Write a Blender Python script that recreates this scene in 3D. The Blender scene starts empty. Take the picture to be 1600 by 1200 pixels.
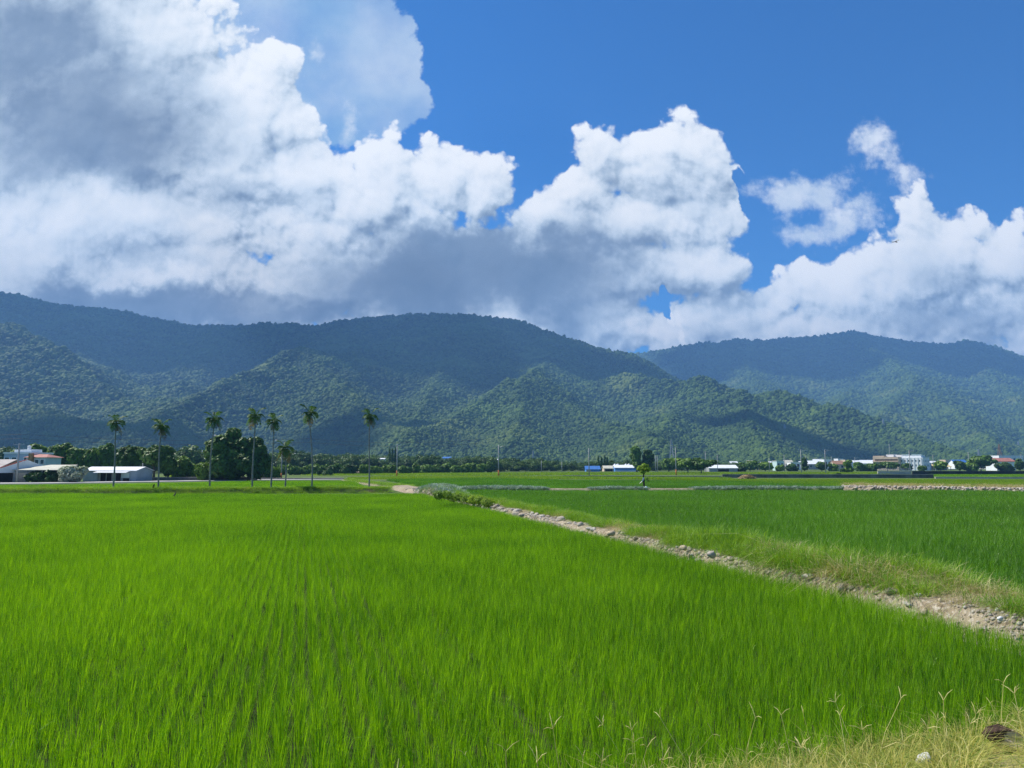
import bpy, bmesh, math, random
import numpy as np
from mathutils import Vector, Matrix, Euler

PI = math.pi
rad = math.radians
scene = bpy.context.scene
COL = scene.collection

# ------------------------------------------------------------------ camera
F = 1142.0            # focal length in photograph pixels (1600 wide)
HOR = 728.0           # horizon row
PITCH = math.atan((HOR - 600.0) / F)
HC = 3.0              # eye height above the paddy soil


def ray(px, py):
    x = (px - 800.0) / F
    u = (600.0 - py) / F
    return Vector((x, math.cos(PITCH) - u * math.sin(PITCH), math.sin(PITCH) + u * math.cos(PITCH)))


def at(px, py, Y):
    r = ray(px, py)
    k = Y / r.y
    return Vector((r.x * k, Y, HC + r.z * k))


def ground(px, py, z=0.0):
    r = ray(px, py)
    k = (z - HC) / r.z
    return Vector((r.x * k, r.y * k, z))


cam_d = bpy.data.cameras.new("camera")
cam_d.sensor_width = 36.0
cam_d.lens = 36.0 * F / 1600.0
cam_d.clip_start = 0.05
cam_d.clip_end = 60000
cam = bpy.data.objects.new("camera", cam_d)
cam.location = (0, 0, HC)
cam.rotation_euler = (PI / 2 + PITCH, 0, 0)
COL.objects.link(cam)
scene.camera = cam

scene.render.engine = 'CYCLES'
scene.view_settings.view_transform = 'Standard'
scene.view_settings.look = 'None'
scene.view_settings.gamma = 1
scene.view_settings.exposure = 0.55
cy = scene.cycles
cy.use_denoising = True
try:
    cy.denoiser = 'OPENIMAGEDENOISE'
    cy.denoising_input_passes = 'RGB_ALBEDO_NORMAL'
    cy.denoising_prefilter = 'NONE'
except Exception:
    pass
cy.adaptive_threshold = 0.015
cy.max_bounces = 6
cy.diffuse_bounces = 3
cy.glossy_bounces = 2
cy.transmission_bounces = 4
cy.transparent_max_bounces = 8
cy.volume_bounces = 0
cy.sample_clamp_indirect = 6.0
cy.caustics_reflective = False
cy.caustics_refractive = False

SUN_EL = rad(51.0)
SUN_AZ = rad(-66.0)       # measured from +Y towards +X
SUNV = Vector((math.sin(SUN_AZ) * math.cos(SUN_EL), math.cos(SUN_AZ) * math.cos(SUN_EL), math.sin(SUN_EL)))


# ------------------------------------------------------------------ node helpers
class G:
    """tiny wrapper so shader maths can be written as expressions"""

    def __init__(self, tree):
        self.t = tree

    def node(self, kind, **kw):
        n = self.t.nodes.new(kind)
        for k, v in kw.items():
            setattr(n, k, v)
        return n

    def link(self, a, b):
        if isinstance(a, S):
            a = a.o
        if hasattr(a, 'is_output'):
            self.t.links.new(a, b)
        else:
            b.default_value = a

    def math(self, op, a, b=None, c=None, clamp=False):
        n = self.node('ShaderNodeMath', operation=op, use_clamp=clamp)
        self.link(a, n.inputs[0])
        if b is not None:
            self.link(b, n.inputs[1])
        if c is not None:
            self.link(c, n.inputs[2])
        return S(self, n.outputs[0])

    def vmath(self, op, a, b=None, c=None, scale=None):
        n = self.node('ShaderNodeVectorMath', operation=op)
        self.link(a, n.inputs[0])
        if b is not None:
            self.link(b, n.inputs[1])
        if c is not None:
            self.link(c, n.inputs[2])
        if scale is not None:
            self.link(scale, n.inputs['Scale'])
        return S(self, n.outputs['Value'] if op in ('LENGTH', 'DOT_PRODUCT', 'DISTANCE') else n.outputs['Vector'])

    def sstep(self, x, a, b, lo=0.0, hi=1.0):
        n = self.node('ShaderNodeMapRange', interpolation_type='SMOOTHSTEP')
        self.link(x, n.inputs['Value'])
        n.inputs['From Min'].default_value = a
        n.inputs['From Max'].default_value = b
        n.inputs['To Min'].default_value = lo
        n.inputs['To Max'].default_value = hi
        return S(self, n.outputs['Result'])

    def noise(self, vec, scale, detail=4.0, rough=0.5, dist=0.0, lac=2.0, dim='3D', color=False):
        n = self.node('ShaderNodeTexNoise', noise_dimensions=dim)
        if vec is not None:
            self.link(vec, n.inputs['Vector'])
        n.inputs['Scale'].default_value = scale
        n.inputs['Detail'].default_value = detail
        n.inputs['Roughness'].default_value = rough
        n.inputs['Lacunarity'].default_value = lac
        n.inputs['Distortion'].default_value = dist
        return S(self, n.outputs['Color' if color else 0])

    def voronoi(self, vec, scale, detail=0.0, rough=0.5, lac=2.0, feature='F1', smooth=0.5, dim='3D', rnd=1.0):
        n = self.node('ShaderNodeTexVoronoi', voronoi_dimensions=dim, feature=feature)
        if vec is not None:
            self.link(vec, n.inputs['Vector'])
        n.inputs['Scale'].default_value = scale
        if 'Detail' in n.inputs:
            n.inputs['Detail'].default_value = detail
            n.inputs['Roughness'].default_value = rough
            n.inputs['Lacunarity'].default_value = lac
        if feature == 'SMOOTH_F1':
            n.inputs['Smoothness'].default_value = smooth
        n.inputs['Randomness'].default_value = rnd
        return S(self, n.outputs['Distance'])

    def mix(self, f, a, b, mode='MIX'):
        n = self.node('ShaderNodeMix', data_type='RGBA', blend_type=mode)
        self.link(f, n.inputs[0])
        for v, s in ((a, n.inputs[6]), (b, n.inputs[7])):
            if isinstance(v, (tuple, list)) and len(v) == 3:
                v = tuple(v) + (1.0,)
            self.link(v, s)
        return S(self, n.outputs[2])

    def ramp(self, x, stops, interp='LINEAR'):
        n = self.node('ShaderNodeValToRGB')
        cr = n.color_ramp
        cr.interpolation = interp
        while len(cr.elements) < len(stops):
            cr.elements.new(0.5)
        for e, (p, c) in zip(cr.elements, stops):
            e.position = p
            e.color = tuple(c) + (1.0,) if len(c) == 3 else c
        self.link(x, n.inputs[0])
        return S(self, n.outputs[0])


class S:
    def __init__(self, g, o):
        self.g, self.o = g, o

    def __add__(self, b): return self.g.math('ADD', self, b)
    def __radd__(self, b): return self.g.math('ADD', self, b)
    def __sub__(self, b): return self.g.math('SUBTRACT', self, b)
    def __rsub__(self, b): return self.g.math('SUBTRACT', b, self)
    def __mul__(self, b): return self.g.math('MULTIPLY', self, b)
    def __rmul__(self, b): return self.g.math('MULTIPLY', self, b)
    def __truediv__(self, b): return self.g.math('DIVIDE', self, b)


def srgb(r, g, b):
    def f(c):
        c /= 255.0
        return c / 12.92 if c <= 0.04045 else ((c + 0.055) / 1.055) ** 2.4
    return (f(r), f(g), f(b))
# ------------------------------------------------------------------ world: Nishita sky with procedural cumulus
world = bpy.data.worlds.new("World")
scene.world = world
world.use_nodes = True
world.cycles.sampling_method = 'MANUAL'
world.cycles.sample_map_resolution = 512
wt = world.node_tree
wt.nodes.clear()
g = G(wt)
SKY_STR = 0.10


def uvp(px, py):
    r = ray(px, py)
    return (r.x / r.y, r.z / r.y)


# cloud outline: ellipses measured on the sky (photo pixels: cx, cy, rx, ry)
CLOUD = [
    (60, 120, 330, 260), (300, 200, 190, 150), (120, 380, 330, 150), (420, 130, 70, 70), (455, 200, 60, 75),
    (480, 280, 90, 70), (600, 300, 70, 110), (615, 215, 28, 34), (690, 290, 80, 75), (762, 305, 62, 74), (405, 110, 84, 74),
    (560, 440, 300, 80), (800, 400, 70, 60), (250, 20, 120, 60), (300, 480, 380, 60),
    # centre tower
    (942, 238, 62, 62), (990, 238, 62, 52), (1045, 224, 62, 54), (1090, 226, 62, 54), (1118, 268, 50, 50), (1020, 270, 115, 52),
    (890, 300, 62, 56), (960, 350, 110, 70), (1080, 345, 80, 60), (1140, 330, 24, 34), (920, 430, 130, 75),
    (960, 510, 150, 55), (1125, 430, 75, 62), (1150, 470, 60, 40),
    # right group
    (1212, 412, 22, 24), (1265, 425, 42, 34), (1240, 470, 60, 40), (1330, 450, 110, 75), (1430, 345, 62, 52),
    (1480, 380, 70, 55), (1535, 355, 40, 34), (1440, 430, 130, 90), (1580, 420, 90, 75), (1300, 520, 330, 50),
    (1590, 360, 40, 26), (1130, 540, 170, 40), (1500, 510, 140, 46), (200, 520, 420, 60), (700, 520, 360, 60), (1250, 560, 420, 60),
    (500, 365, 150, 60), (650, 400, 150, 60), (700, 470, 200, 60), (930, 480, 160, 60), (1010, 530, 160, 50), (1160, 520, 130, 60), (1560, 480, 120, 60),
    (1080, 200, 40, 30),
    (430, 350, 110, 60), (630, 320, 70, 60), (560, 330, 60, 60), (400, 440, 200, 40), (870, 445, 130, 80), (430, 270, 90, 70), (375, 345, 90, 60), (523, 330, 80, 60), (640, 350, 100, 60), (886, 385, 80, 60), (1100, 290, 50, 50), (1040, 300, 70, 50), (1550, 500, 90, 60), (1010, 545, 120, 40), (1440, 490, 120, 60), (680, 440, 150, 70), (420, 375, 110, 50), (60, 500, 200, 60), (480, 400, 120, 50), (100, 470, 260, 60), (350, 500, 260, 50),
    (1000, 440, 70, 60), (1100, 500, 90, 60), (1090, 420, 80, 50), (848, 338, 62, 56), (1720, 440, 170, 110), (1900, 490, 220, 110), (2150, 520, 260, 90), (-250, 300, 330, 300), (-650, 420, 330, 200), (752, 372, 100, 64), (1595, 535, 90, 56), (820, 430, 90, 60), (1010, 400, 110, 50),
    # small detached ones
]
HOLES = [(1048, 458, 6, 12), (1046, 490, 4, 10), (1192, 372, 14, 30), (1160, 300, 8, 30), (1225, 352, 30, 6)]
WISP = [(1235, 300, 56, 30), (1280, 300, 56, 26), (1330, 318, 40, 20), (1275, 362, 50, 20), (1320, 345, 44, 24), (1362, 222, 32, 28), (1385, 250, 32, 26), (1415, 278, 22, 24), (540, 200, 14, 26), (500, 72, 10, 8)]
VEIL = [(380, 60, 150, 200), (470, 60, 150, 130), (600, 95, 68, 72), (560, 150, 100, 85), (630, 148, 46, 44), (640, 40, 18, 24), (540, 60, 110, 90)]
# broad shade patches: cx, cy, rx, ry, strength
SHADE = [
    (120, 190, 240, 130, 0.88), (40, 60, 170, 120, 0.8), (330, 300, 150, 50, 0.35), (740, 435, 300, 85, 1.1), (250, 478, 380, 40, 0.95), (860, 480, 170, 50, 0.7),
    (560, 470, 130, 40, 0.6), (150, 490, 300, 34, 0.9), (420, 500, 200, 26, 0.85), (1480, 510, 130, 36, 0.6), (230, 400, 120, 22, 0.25),
    (1170, 460, 80, 40, 0.32), (1430, 430, 100, 50, 0.28), (1060, 300, 110, 26, 0.36), (980, 460, 150, 34, 0.5), (1290, 310, 60, 18, 0.35),
    (440, 230, 90, 30, 0.2), (1130, 500, 90, 26, 0.28),
]
GLOW = [(470, 190, 120, 170, 0.5), (90, 330, 170, 60, 0.45), (660, 290, 120, 70, 0.35), (320, 440, 140, 30, 0.45), (560, 250, 90, 50, 0.3), (420, 60, 110, 60, 0.3)]

tc = g.node('ShaderNodeTexCoord')
sep = g.node('ShaderNodeSeparateXYZ')
wt.links.new(tc.outputs['Generated'], sep.inputs[0])
dx, dy, dz = (S(g, sep.outputs[i]) for i in range(3))
yc = g.math('MAXIMUM', dy, 0.12)
comb = g.node('ShaderNodeCombineXYZ')
g.link(dx / yc, comb.inputs[0])
g.link(dz / yc, comb.inputs[1])
P0 = S(g, comb.outputs[0])


def ell(P, px, py, rx, ry):
    u, v = uvp(px, py)
    a, b = F / rx, F / ry
    q = g.vmath('MULTIPLY_ADD', P, (a, b, 0.0), (-u * a, -v * b, 0.0))
    return g.vmath('LENGTH', q)


def sdf(P, lst, k=0.012):
    out = None
    for (px, py, rx, ry) in lst:
        m = min(rx, ry) / F
        d = g.math('MULTIPLY_ADD', ell(P, px, py, rx, ry), m, -m)
        out = d if out is None else g.math('SMOOTH_MIN', out, d, k)
    return out


def warp(P, amp1, amp2, off=0.0):
    n1 = g.noise(g.vmath('ADD', P, (off, off, 3.1)), 7.0, 1.0, 0.5, color=True, dim='2D')
    n2 = g.noise(g.vmath('ADD', P, (off, 2.0, 7.7)), 34.0, 3.0, 0.6, color=True, dim='2D')
    P = g.vmath('ADD', P, g.vmath('SCALE', g.vmath('SUBTRACT', n1, (0.5, 0.5, 0.5)), scale=amp1))
    return g.vmath('ADD', P, g.vmath('SCALE', g.vmath('SUBTRACT', n2, (0.5, 0.5, 0.5)), scale=amp2))


def dens(P, lod=1.0):
    Pw = warp(P, 0.035, 0.022)
    d = sdf(Pw, CLOUD)
    for (px, py, rx, ry) in HOLES:
        d = g.math('MAXIMUM', d, g.math('MULTIPLY_ADD', ell(Pw, px, py, rx, ry), -0.045, 0.06))
    Pb = warp(P, 0.02, 0.012, 5.0)
    bil = g.voronoi(Pb, 12.0, 3.0, 0.5, 2.2, dim='2D')
    nz = g.noise(P, 11.0, 7.0, 0.56, dim='2D')
    # positive inside
    t = g.math('MULTIPLY', d, -1.0)
    t = g.math('MINIMUM', t * 2.3, 0.125)
    t = g.math('MULTIPLY_ADD', bil, -0.085, t)
    t = g.math('MULTIPLY_ADD', nz, 0.066, t)
    return t + 0.020


L = Vector((-0.55, 1.0)).normalized()


def shifted(k):
    return g.vmath('ADD', P0, (L.x * k, L.y * k, 0.0))


d0 = dens(P0)
d1 = dens(shifted(0.010))
d2 = dens(shifted(0.040))
alpha = g.sstep(d0, -0.004, 0.020)
rim = g.sstep(d0, 0.0, 0.06)
edge = g.sstep(d0, 0.03, 0.14, 1.0, 0.25)
lit = (d0 - d1) * 8.0 * edge + (d0 - d2) * 5.0 * g.math('MULTIPLY_ADD', edge, 0.6, 0.4)


Pq = warp(P0, 0.11, 0.05, 9.0)


def soft(lst):
    tot = None
    for (px, py, rx, ry, s) in lst:
        e = g.sstep(ell(Pq, px, py, rx, ry), 0.35, 1.35, s, 0.0)
        tot = e if tot is None else g.math('MAXIMUM', tot, e)
    return tot


sh = soft(SHADE)
gl = soft(GLOW)
lit = lit * g.math('MULTIPLY_ADD', sh, -0.72, 1.0) + 0.57
tone = lit + gl * 0.45 - sh * 0.80
tone = g.math('MULTIPLY_ADD', g.noise(P0, 5.0, 5.0, 0.55, dim='2D'), 0.5, tone - 0.25)
tone = g.math('MULTIPLY_ADD', tone, 0.72, 0.16, clamp=False)
tone = g.sstep(tone, -0.35, 1.05)
cl = g.ramp(tone, [(0.0, srgb(102, 120, 142)), (0.22, srgb(132, 148, 168)), (0.45, srgb(178, 192, 206)),
                   (0.68, srgb(214, 224, 233)), (1.0, srgb(250, 251, 252))])

veil_d = g.math('MULTIPLY', sdf(warp(P0, 0.035, 0.036, 13.0), VEIL, 0.006), -1.0)
veil_a = g.sstep(veil_d, -0.002, 0.006) * g.sstep(g.noise(P0, 9.0, 6.0, 0.6, dim='2D'), 0.2, 0.7, 0.55, 0.92)
veil_c = g.mix(g.sstep(g.noise(P0, 6.0, 4.0, 0.5, dim='2D'), 0.25, 0.75), srgb(140, 178, 216), srgb(196, 212, 230))

Pwi = warp(P0, 0.03, 0.035, 17.0)
wisp_d = g.math('MULTIPLY', sdf(Pwi, WISP, 0.010), -1.3) + (g.noise(P0, 24.0, 6.0, 0.6, dim='2D') - 0.5) * 0.075
wisp_a = g.sstep(wisp_d, -0.012, 0.026) * 0.92
wisp_t = g.sstep(g.vmath('DOT_PRODUCT', g.vmath('SUBTRACT', P0, Pwi), (-0.4, 1.0, 0.0)) * 30.0 + wisp_d * -6.0 + g.noise(P0, 14.0, 4.0, 0.5, dim='2D'), 0.0, 1.1)
wisp_c = g.mix(wisp_t, srgb(204, 217, 232), srgb(246, 248, 251))

sky = g.node('ShaderNodeTexSky', sky_type='NISHITA')
sky.sun_disc = False
sky.sun_elevation = SUN_EL
sky.sun_rotation = SUN_AZ
sky.altitude = 200
sky.air_density = 1.0
sky.dust_density = 0.15
sky.ozone_density = 3.0
skyc = g.mix(1.0, S(g, sky.outputs[0]), (0.135, 0.525, 0.92), 'MULTIPLY')


def up(c):
    return g.vmath('SCALE', c, scale=0.765 / SKY_STR)


front = g.sstep(dy, 0.13, 0.30)
c1 = g.mix(veil_a * front, skyc, up(veil_c))
c1 = g.mix(wisp_a * front, c1, up(wisp_c))
# behind the viewer the sky carries broken fair-weather cloud
bn = g.sstep(g.noise(S(g, tc.outputs['Generated']), 3.0, 6.0, 0.55), 0.52, 0.66)
back = g.mix(bn * g.math('SUBTRACT', 1.0, front) * 0.8, c1, up(tuple(srgb(205, 214, 226))))
final = g.mix(alpha * front, back, up(cl))
bg = g.node('ShaderNodeBackground')
g.link(final, bg.inputs['Color'])
bg.inputs['Strength'].default_value = SKY_STR
wo = g.node('ShaderNodeOutputWorld')
wt.links.new(bg.outputs[0], wo.inputs['Surface'])
# ------------------------------------------------------------------ sun
sd = bpy.data.lights.new("sun", 'SUN')
sd.energy = 5.0
sd.angle = rad(0.53)
sd.color = (1.0, 0.955, 0.88)
sun = bpy.data.objects.new("sun", sd)
sun.rotation_euler = (-SUNV).to_track_quat('-Z', 'Y').to_euler()
sun.location = (0, 0, 60)
COL.objects.link(sun)


# ------------------------------------------------------------------ object helpers
def tag(o, label=None, cat=None, group=None, kind=None):
    if label:
        o["label"] = label
    if cat:
        o["category"] = cat
    if group:
        o["group"] = group
    if kind:
        o["kind"] = kind
    return o


def link(name, me, mat=None, parent=None):
    o = bpy.data.objects.new(name, me)
    if mat is not None and len(me.materials) == 0:
        me.materials.append(mat)
    COL.objects.link(o)
    if parent is not None:
        o.parent = parent
    return o


def empty(name, loc, label, cat, group=None, rz=0.0):
    o = bpy.data.objects.new(name, None)
    o.location = loc
    o.rotation_euler = (0, 0, rz)
    o.empty_display_size = 0.2
    COL.objects.link(o)
    return tag(o, label, cat, group)


def dup(o, parent=None):
    c = o.copy()
    COL.objects.link(c)
    c.parent = parent
    for ch in [x for x in o.children]:
        dup(ch, c)
    return c


class MB:
    """collects shapes for ONE mesh"""

    def __init__(self):
        self.v, self.f, self.mi = [], [], []

    def add(self, vs, fs, mi=0):
        b = len(self.v)
        self.v.extend([tuple(p) for p in vs])
        self.f.extend([tuple(i + b for i in q) for q in fs])
        self.mi.extend([mi] * len(fs))
        return self

    def box(self, x0, x1, y0, y1, z0, z1, mi=0):
        vs = [(x0, y0, z0), (x1, y0, z0), (x1, y1, z0), (x0, y1, z0), (x0, y0, z1), (x1, y0, z1), (x1, y1, z1), (x0, y1, z1)]
        return self.add(vs, [(0, 3, 2, 1), (4, 5, 6, 7), (0, 1, 5, 4), (1, 2, 6, 5), (2, 3, 7, 6), (3, 0, 4, 7)], mi)

    def tube(self, pts, rs, n=8, cap=True, mi=0):
        pts = [Vector(p) for p in pts]
        if not isinstance(rs, (list, tuple)):
            rs = [rs] * len(pts)
        vs, fs = [], []
        for i, p in enumerate(pts):
            d = (pts[min(i + 1, len(pts) - 1)] - pts[max(i - 1, 0)])
            d.normalize()
            a = d.cross(Vector((0.13, 0.98, 0.17)))
            if a.length < 1e-3:
                a = d.cross(Vector((1, 0, 0)))
            a.normalize()
            b = d.cross(a)
            for k in range(n):
                t = 2 * PI * k / n
                vs.append(p + (a * math.cos(t) + b * math.sin(t)) * rs[i])
        for i in range(len(pts) - 1):
            for k in range(n):
                k2 = (k + 1) % n
                fs.append((i * n + k, i * n + k2, (i + 1) * n + k2, (i + 1) * n + k))
        if cap:
            fs.append(tuple(range(n - 1, -1, -1)))
            fs.append(tuple((len(pts) - 1) * n + k for k in range(n)))
        return self.add(vs, fs, mi)

    def prism(self, prof, y0, y1, mi=0):
        """profile in x,z swept along y"""
        n = len(prof)
        vs = [(x, y0, z) for x, z in prof] + [(x, y1, z) for x, z in prof]
        fs = [tuple(range(n)), tuple(range(2 * n - 1, n - 1, -1))]
        for i in range(n):
            j = (i + 1) % n
            fs.append((j, i, n + i, n + j))
        return self.add(vs, fs, mi)

    def mesh(self, name, smooth=False):
        me = bpy.data.meshes.new(name)
        me.from_pydata(self.v, [], self.f)
        if any(self.mi):
            me.polygons.foreach_set('material_index', self.mi)
        if smooth:
            me.polygons.foreach_set('use_smooth', [True] * len(me.polygons))
        me.update()
        return me

    def build(self, name, mat=None, parent=None, smooth=False):
        return link(name, self.mesh(name, smooth), mat, parent)


def np_mesh(name, v, quads, smooth=False):
    """fast mesh from numpy arrays (faces all the same size)"""
    v = np.asarray(v, dtype=np.float32)
    quads = np.asarray(quads, dtype=np.int32)
    k = quads.shape[1]
    me = bpy.data.meshes.new(name)
    me.vertices.add(len(v))
    me.vertices.foreach_set('co', v.ravel())
    me.loops.add(quads.size)
    me.loops.foreach_set('vertex_index', quads.ravel())
    me.polygons.add(len(quads))
    me.polygons.foreach_set('loop_start', np.arange(0, quads.size, k, dtype=np.int32))
    me.polygons.foreach_set('loop_total', np.full(len(quads), k, dtype=np.int32))
    if smooth:
        me.polygons.foreach_set('use_smooth', np.ones(len(quads), dtype=bool))
    me.update(calc_edges=True)
    return me


# ------------------------------------------------------------------ materials
def mat_new(name):
    m = bpy.data.materials.new(name)
    m.use_nodes = True
    m.node_tree.nodes.clear()
    return m, G(m.node_tree)


def principled(gg, col, rough=0.7, spec=0.3, normal=None, metallic=0.0):
    b = gg.node('ShaderNodeBsdfPrincipled')
    if isinstance(col, (tuple, list)):
        b.inputs['Base Color'].default_value = tuple(col) + (1,)
    else:
        gg.link(col, b.inputs['Base Color'])
    if isinstance(rough, S):
        gg.link(rough, b.inputs['Roughness'])
    else:
        b.inputs['Roughness'].default_value = rough
    b.inputs['Specular IOR Level'].default_value = spec
    b.inputs['Metallic'].default_value = metallic
    if normal is not None:
        gg.link(normal, b.inputs['Normal'])
    return b


def out(gg, shader):
    o = gg.node('ShaderNodeOutputMaterial')
    gg.t.links.new(shader.outputs[0], o.inputs['Surface'])


def bump(gg, h, strength=0.4, dist=0.05):
    n = gg.node('ShaderNodeBump')
    n.inputs['Strength'].default_value = strength
    n.inputs['Distance'].default_value = dist
    gg.link(h, n.inputs['Height'])
    return S(gg, n.outputs[0])


def geo_pos(gg):
    n = gg.node('ShaderNodeNewGeometry')
    return S(gg, n.outputs['Position'])


def obj_rand(gg):
    n = gg.node('ShaderNodeObjectInfo')
    return S(gg, n.outputs['Random'])


def objco(gg):
    n = gg.node('ShaderNodeTexCoord')
    return S(gg, n.outputs['Object'])


def leaf_mat(name, dark, light, trans=0.35, tcol=None, nscale=0.6, rough=0.55, spec=0.25, patch=None, isl=True):
    """foliage: varied base colour, some light passing through"""
    m, gg = mat_new(name)
    geo = gg.node('ShaderNodeNewGeometry')
    pos = S(gg, geo.outputs['Position'])
    isr = S(gg, geo.outputs['Random Per Island'])
    n = gg.noise(pos, nscale, 3.0, 0.6)
    f = (n - 0.5) * 1.6 + obj_rand(gg) * 0.55 + 0.22
    if isl:
        f = f + (isr - 0.5) * 0.5
    f = gg.math('ADD', f, 0.0, clamp=True)
    col = gg.mix(f, dark, light)
    if patch is not None:
        pcol, psc, lo, hi = patch
        pn = gg.sstep(gg.noise(pos, psc, 3.0, 0.5), lo, hi)
        col = gg.mix(pn, col, pcol)
    b = principled(gg, col, rough, spec)
    t = gg.node('ShaderNodeBsdfTranslucent')
    tc_ = gg.mix(1.0, col, tcol if tcol else (1.35, 1.25, 0.5), 'MULTIPLY')
    gg.link(tc_, t.inputs['Color'])
    mx = gg.node('ShaderNodeMixShader')
    mx.inputs[0].default_value = trans
    gg.t.links.new(b.outputs[0], mx.inputs[1])
    gg.t.links.new(t.outputs[0], mx.inputs[2])
    out(gg, mx)
    return m


def flat_mat(name, col, rough=0.7, spec=0.3, var=0.15, scale=1.5, bmp=0.0, metallic=0.0, dirt=None):
    m, gg = mat_new(name)
    p = objco(gg)
    n = gg.noise(p, scale, 5.0, 0.6)
    lo = tuple(c * (1 - var) for c in col)
    hi = tuple(min(1, c * (1 + var)) for c in col)
    c = gg.mix(gg.sstep(n, 0.3, 0.7), lo, hi)
    if dirt:
        mp = gg.vmath('MULTIPLY', p, (1.0, 1.0, 0.25))
        c = gg.mix(gg.sstep(gg.noise(mp, scale * 1.7, 5.0, 0.7), 0.52, 0.75) * 0.6, c, dirt)
    nr = bump(gg, gg.noise(p, scale * 8, 4.0, 0.6), bmp, 0.03) if bmp else None
    out(gg, principled(gg, c, rough, spec, nr, metallic))
    return m


# ------------------------------------------------------------------ geometry-node scatter for uncountable stuff
def scatter(name, pts, rots, scales, sources, label, cat, mat=None, seed=0):
    """one 'stuff' object: source meshes instanced on given points"""
    pts = np.asarray(pts, dtype=np.float32)
    n = len(pts)
    me = bpy.data.meshes.new(name)
    me.vertices.add(n)
    me.vertices.foreach_set('co', pts.ravel())
    a = me.attributes.new('rot', 'FLOAT_VECTOR', 'POINT')
    a.data.foreach_set('vector', np.asarray(rots, dtype=np.float32).ravel())
    a = me.attributes.new('scl', 'FLOAT_VECTOR', 'POINT')
    sc = np.asarray(scales, dtype=np.float32)
    if sc.ndim == 1:
        sc = np.repeat(sc[:, None], 3, axis=1)
    a.data.foreach_set('vector', sc.ravel())
    me.update()
    coll = bpy.data.collections.new(name + "_kinds")
    for i, sm in enumerate(sources):
        so = bpy.data.objects.new(f"{name}_clump", sm)
        coll.objects.link(so)
    o = link(name, me)
    ng = bpy.data.node_groups.new(name + "_scatter", 'GeometryNodeTree')
    ng.interface.new_socket('Geometry', in_out='INPUT', socket_type='NodeSocketGeometry')
    ng.interface.new_socket('Geometry', in_out='OUTPUT', socket_type='NodeSocketGeometry')
    N, Lk = ng.nodes, ng.links
    gi, go = N.new('NodeGroupInput'), N.new('NodeGroupOutput')
    ci = N.new('GeometryNodeCollectionInfo')
    ci.inputs['Collection'].default_value = coll
    ci.inputs['Separate Children'].default_value = True
    ci.inputs['Reset Children'].default_value = True
    iop = N.new('GeometryNodeInstanceOnPoints')
    iop.inputs['Pick Instance'].default_value = True
    rv = N.new('FunctionNodeRandomValue')
    rv.data_type = 'INT'
    for s_ in rv.inputs:
        if s_.name == 'Min' and s_.type == 'INT':
            s_.default_value = 0
        if s_.name == 'Max' and s_.type == 'INT':
            s_.default_value = len(sources) - 1
        if s_.name == 'Seed':
            s_.default_value = seed
    na = N.new('GeometryNodeInputNamedAttribute')
    na.data_type = 'FLOAT_VECTOR'
    na.inputs['Name'].default_value = 'rot'
    nb = N.new('GeometryNodeInputNamedAttribute')
    nb.data_type = 'FLOAT_VECTOR'
    nb.inputs['Name'].default_value = 'scl'
    er = N.new('FunctionNodeEulerToRotation')
    Lk.new(na.outputs['Attribute'], er.inputs[0])
    Lk.new(gi.outputs[0], iop.inputs['Points'])
    Lk.new(ci.outputs[0], iop.inputs['Instance'])
    idx = [s_ for s_ in rv.outputs if s_.type == 'INT'][0]
    Lk.new(idx, iop.inputs['Instance Index'])
    Lk.new(er.outputs[0], iop.inputs['Rotation'])
    Lk.new(nb.outputs['Attribute'], iop.inputs['Scale'])
    Lk.new(iop.outputs[0], go.inputs[0])
    md = o.modifiers.new("scatter", 'NODES')
    md.node_group = ng
    return tag(o, label, cat, kind="stuff")


rng = np.random.default_rng(7)


def vnoise(x, y, seed=0):
    """smooth 2-D value noise, numpy"""
    xi, yi = np.floor(x).astype(np.int64), np.floor(y).astype(np.int64)
    fx, fy = x - xi, y - yi
    fx, fy = fx * fx * (3 - 2 * fx), fy * fy * (3 - 2 * fy)

    def h(a, b):
        n = (a * 374761393 + b * 668265263 + seed * 1274126177) & 0x7fffffff
        n = ((n ^ (n >> 13)) * 1274126177) & 0x7fffffff
        return ((n ^ (n >> 16)) & 0xffff) / 65535.0
    return (h(xi, yi) * (1 - fx) + h(xi + 1, yi) * fx) * (1 - fy) + (h(xi, yi + 1) * (1 - fx) + h(xi + 1, yi + 1) * fx) * fy


def fbm(x, y, oct=5, seed=0, ridged=False):
    a, s, t = 0.5, 0.0, 0.0
    for i in range(oct):
        v = vnoise(x * 2 ** i + i * 17.3, y * 2 ** i - i * 9.1, seed + i)
        if ridged:
            v = 1 - np.abs(2 * v - 1)
        s = s + a * v
        t += a
        a *= 0.5
    return s / t
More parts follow.
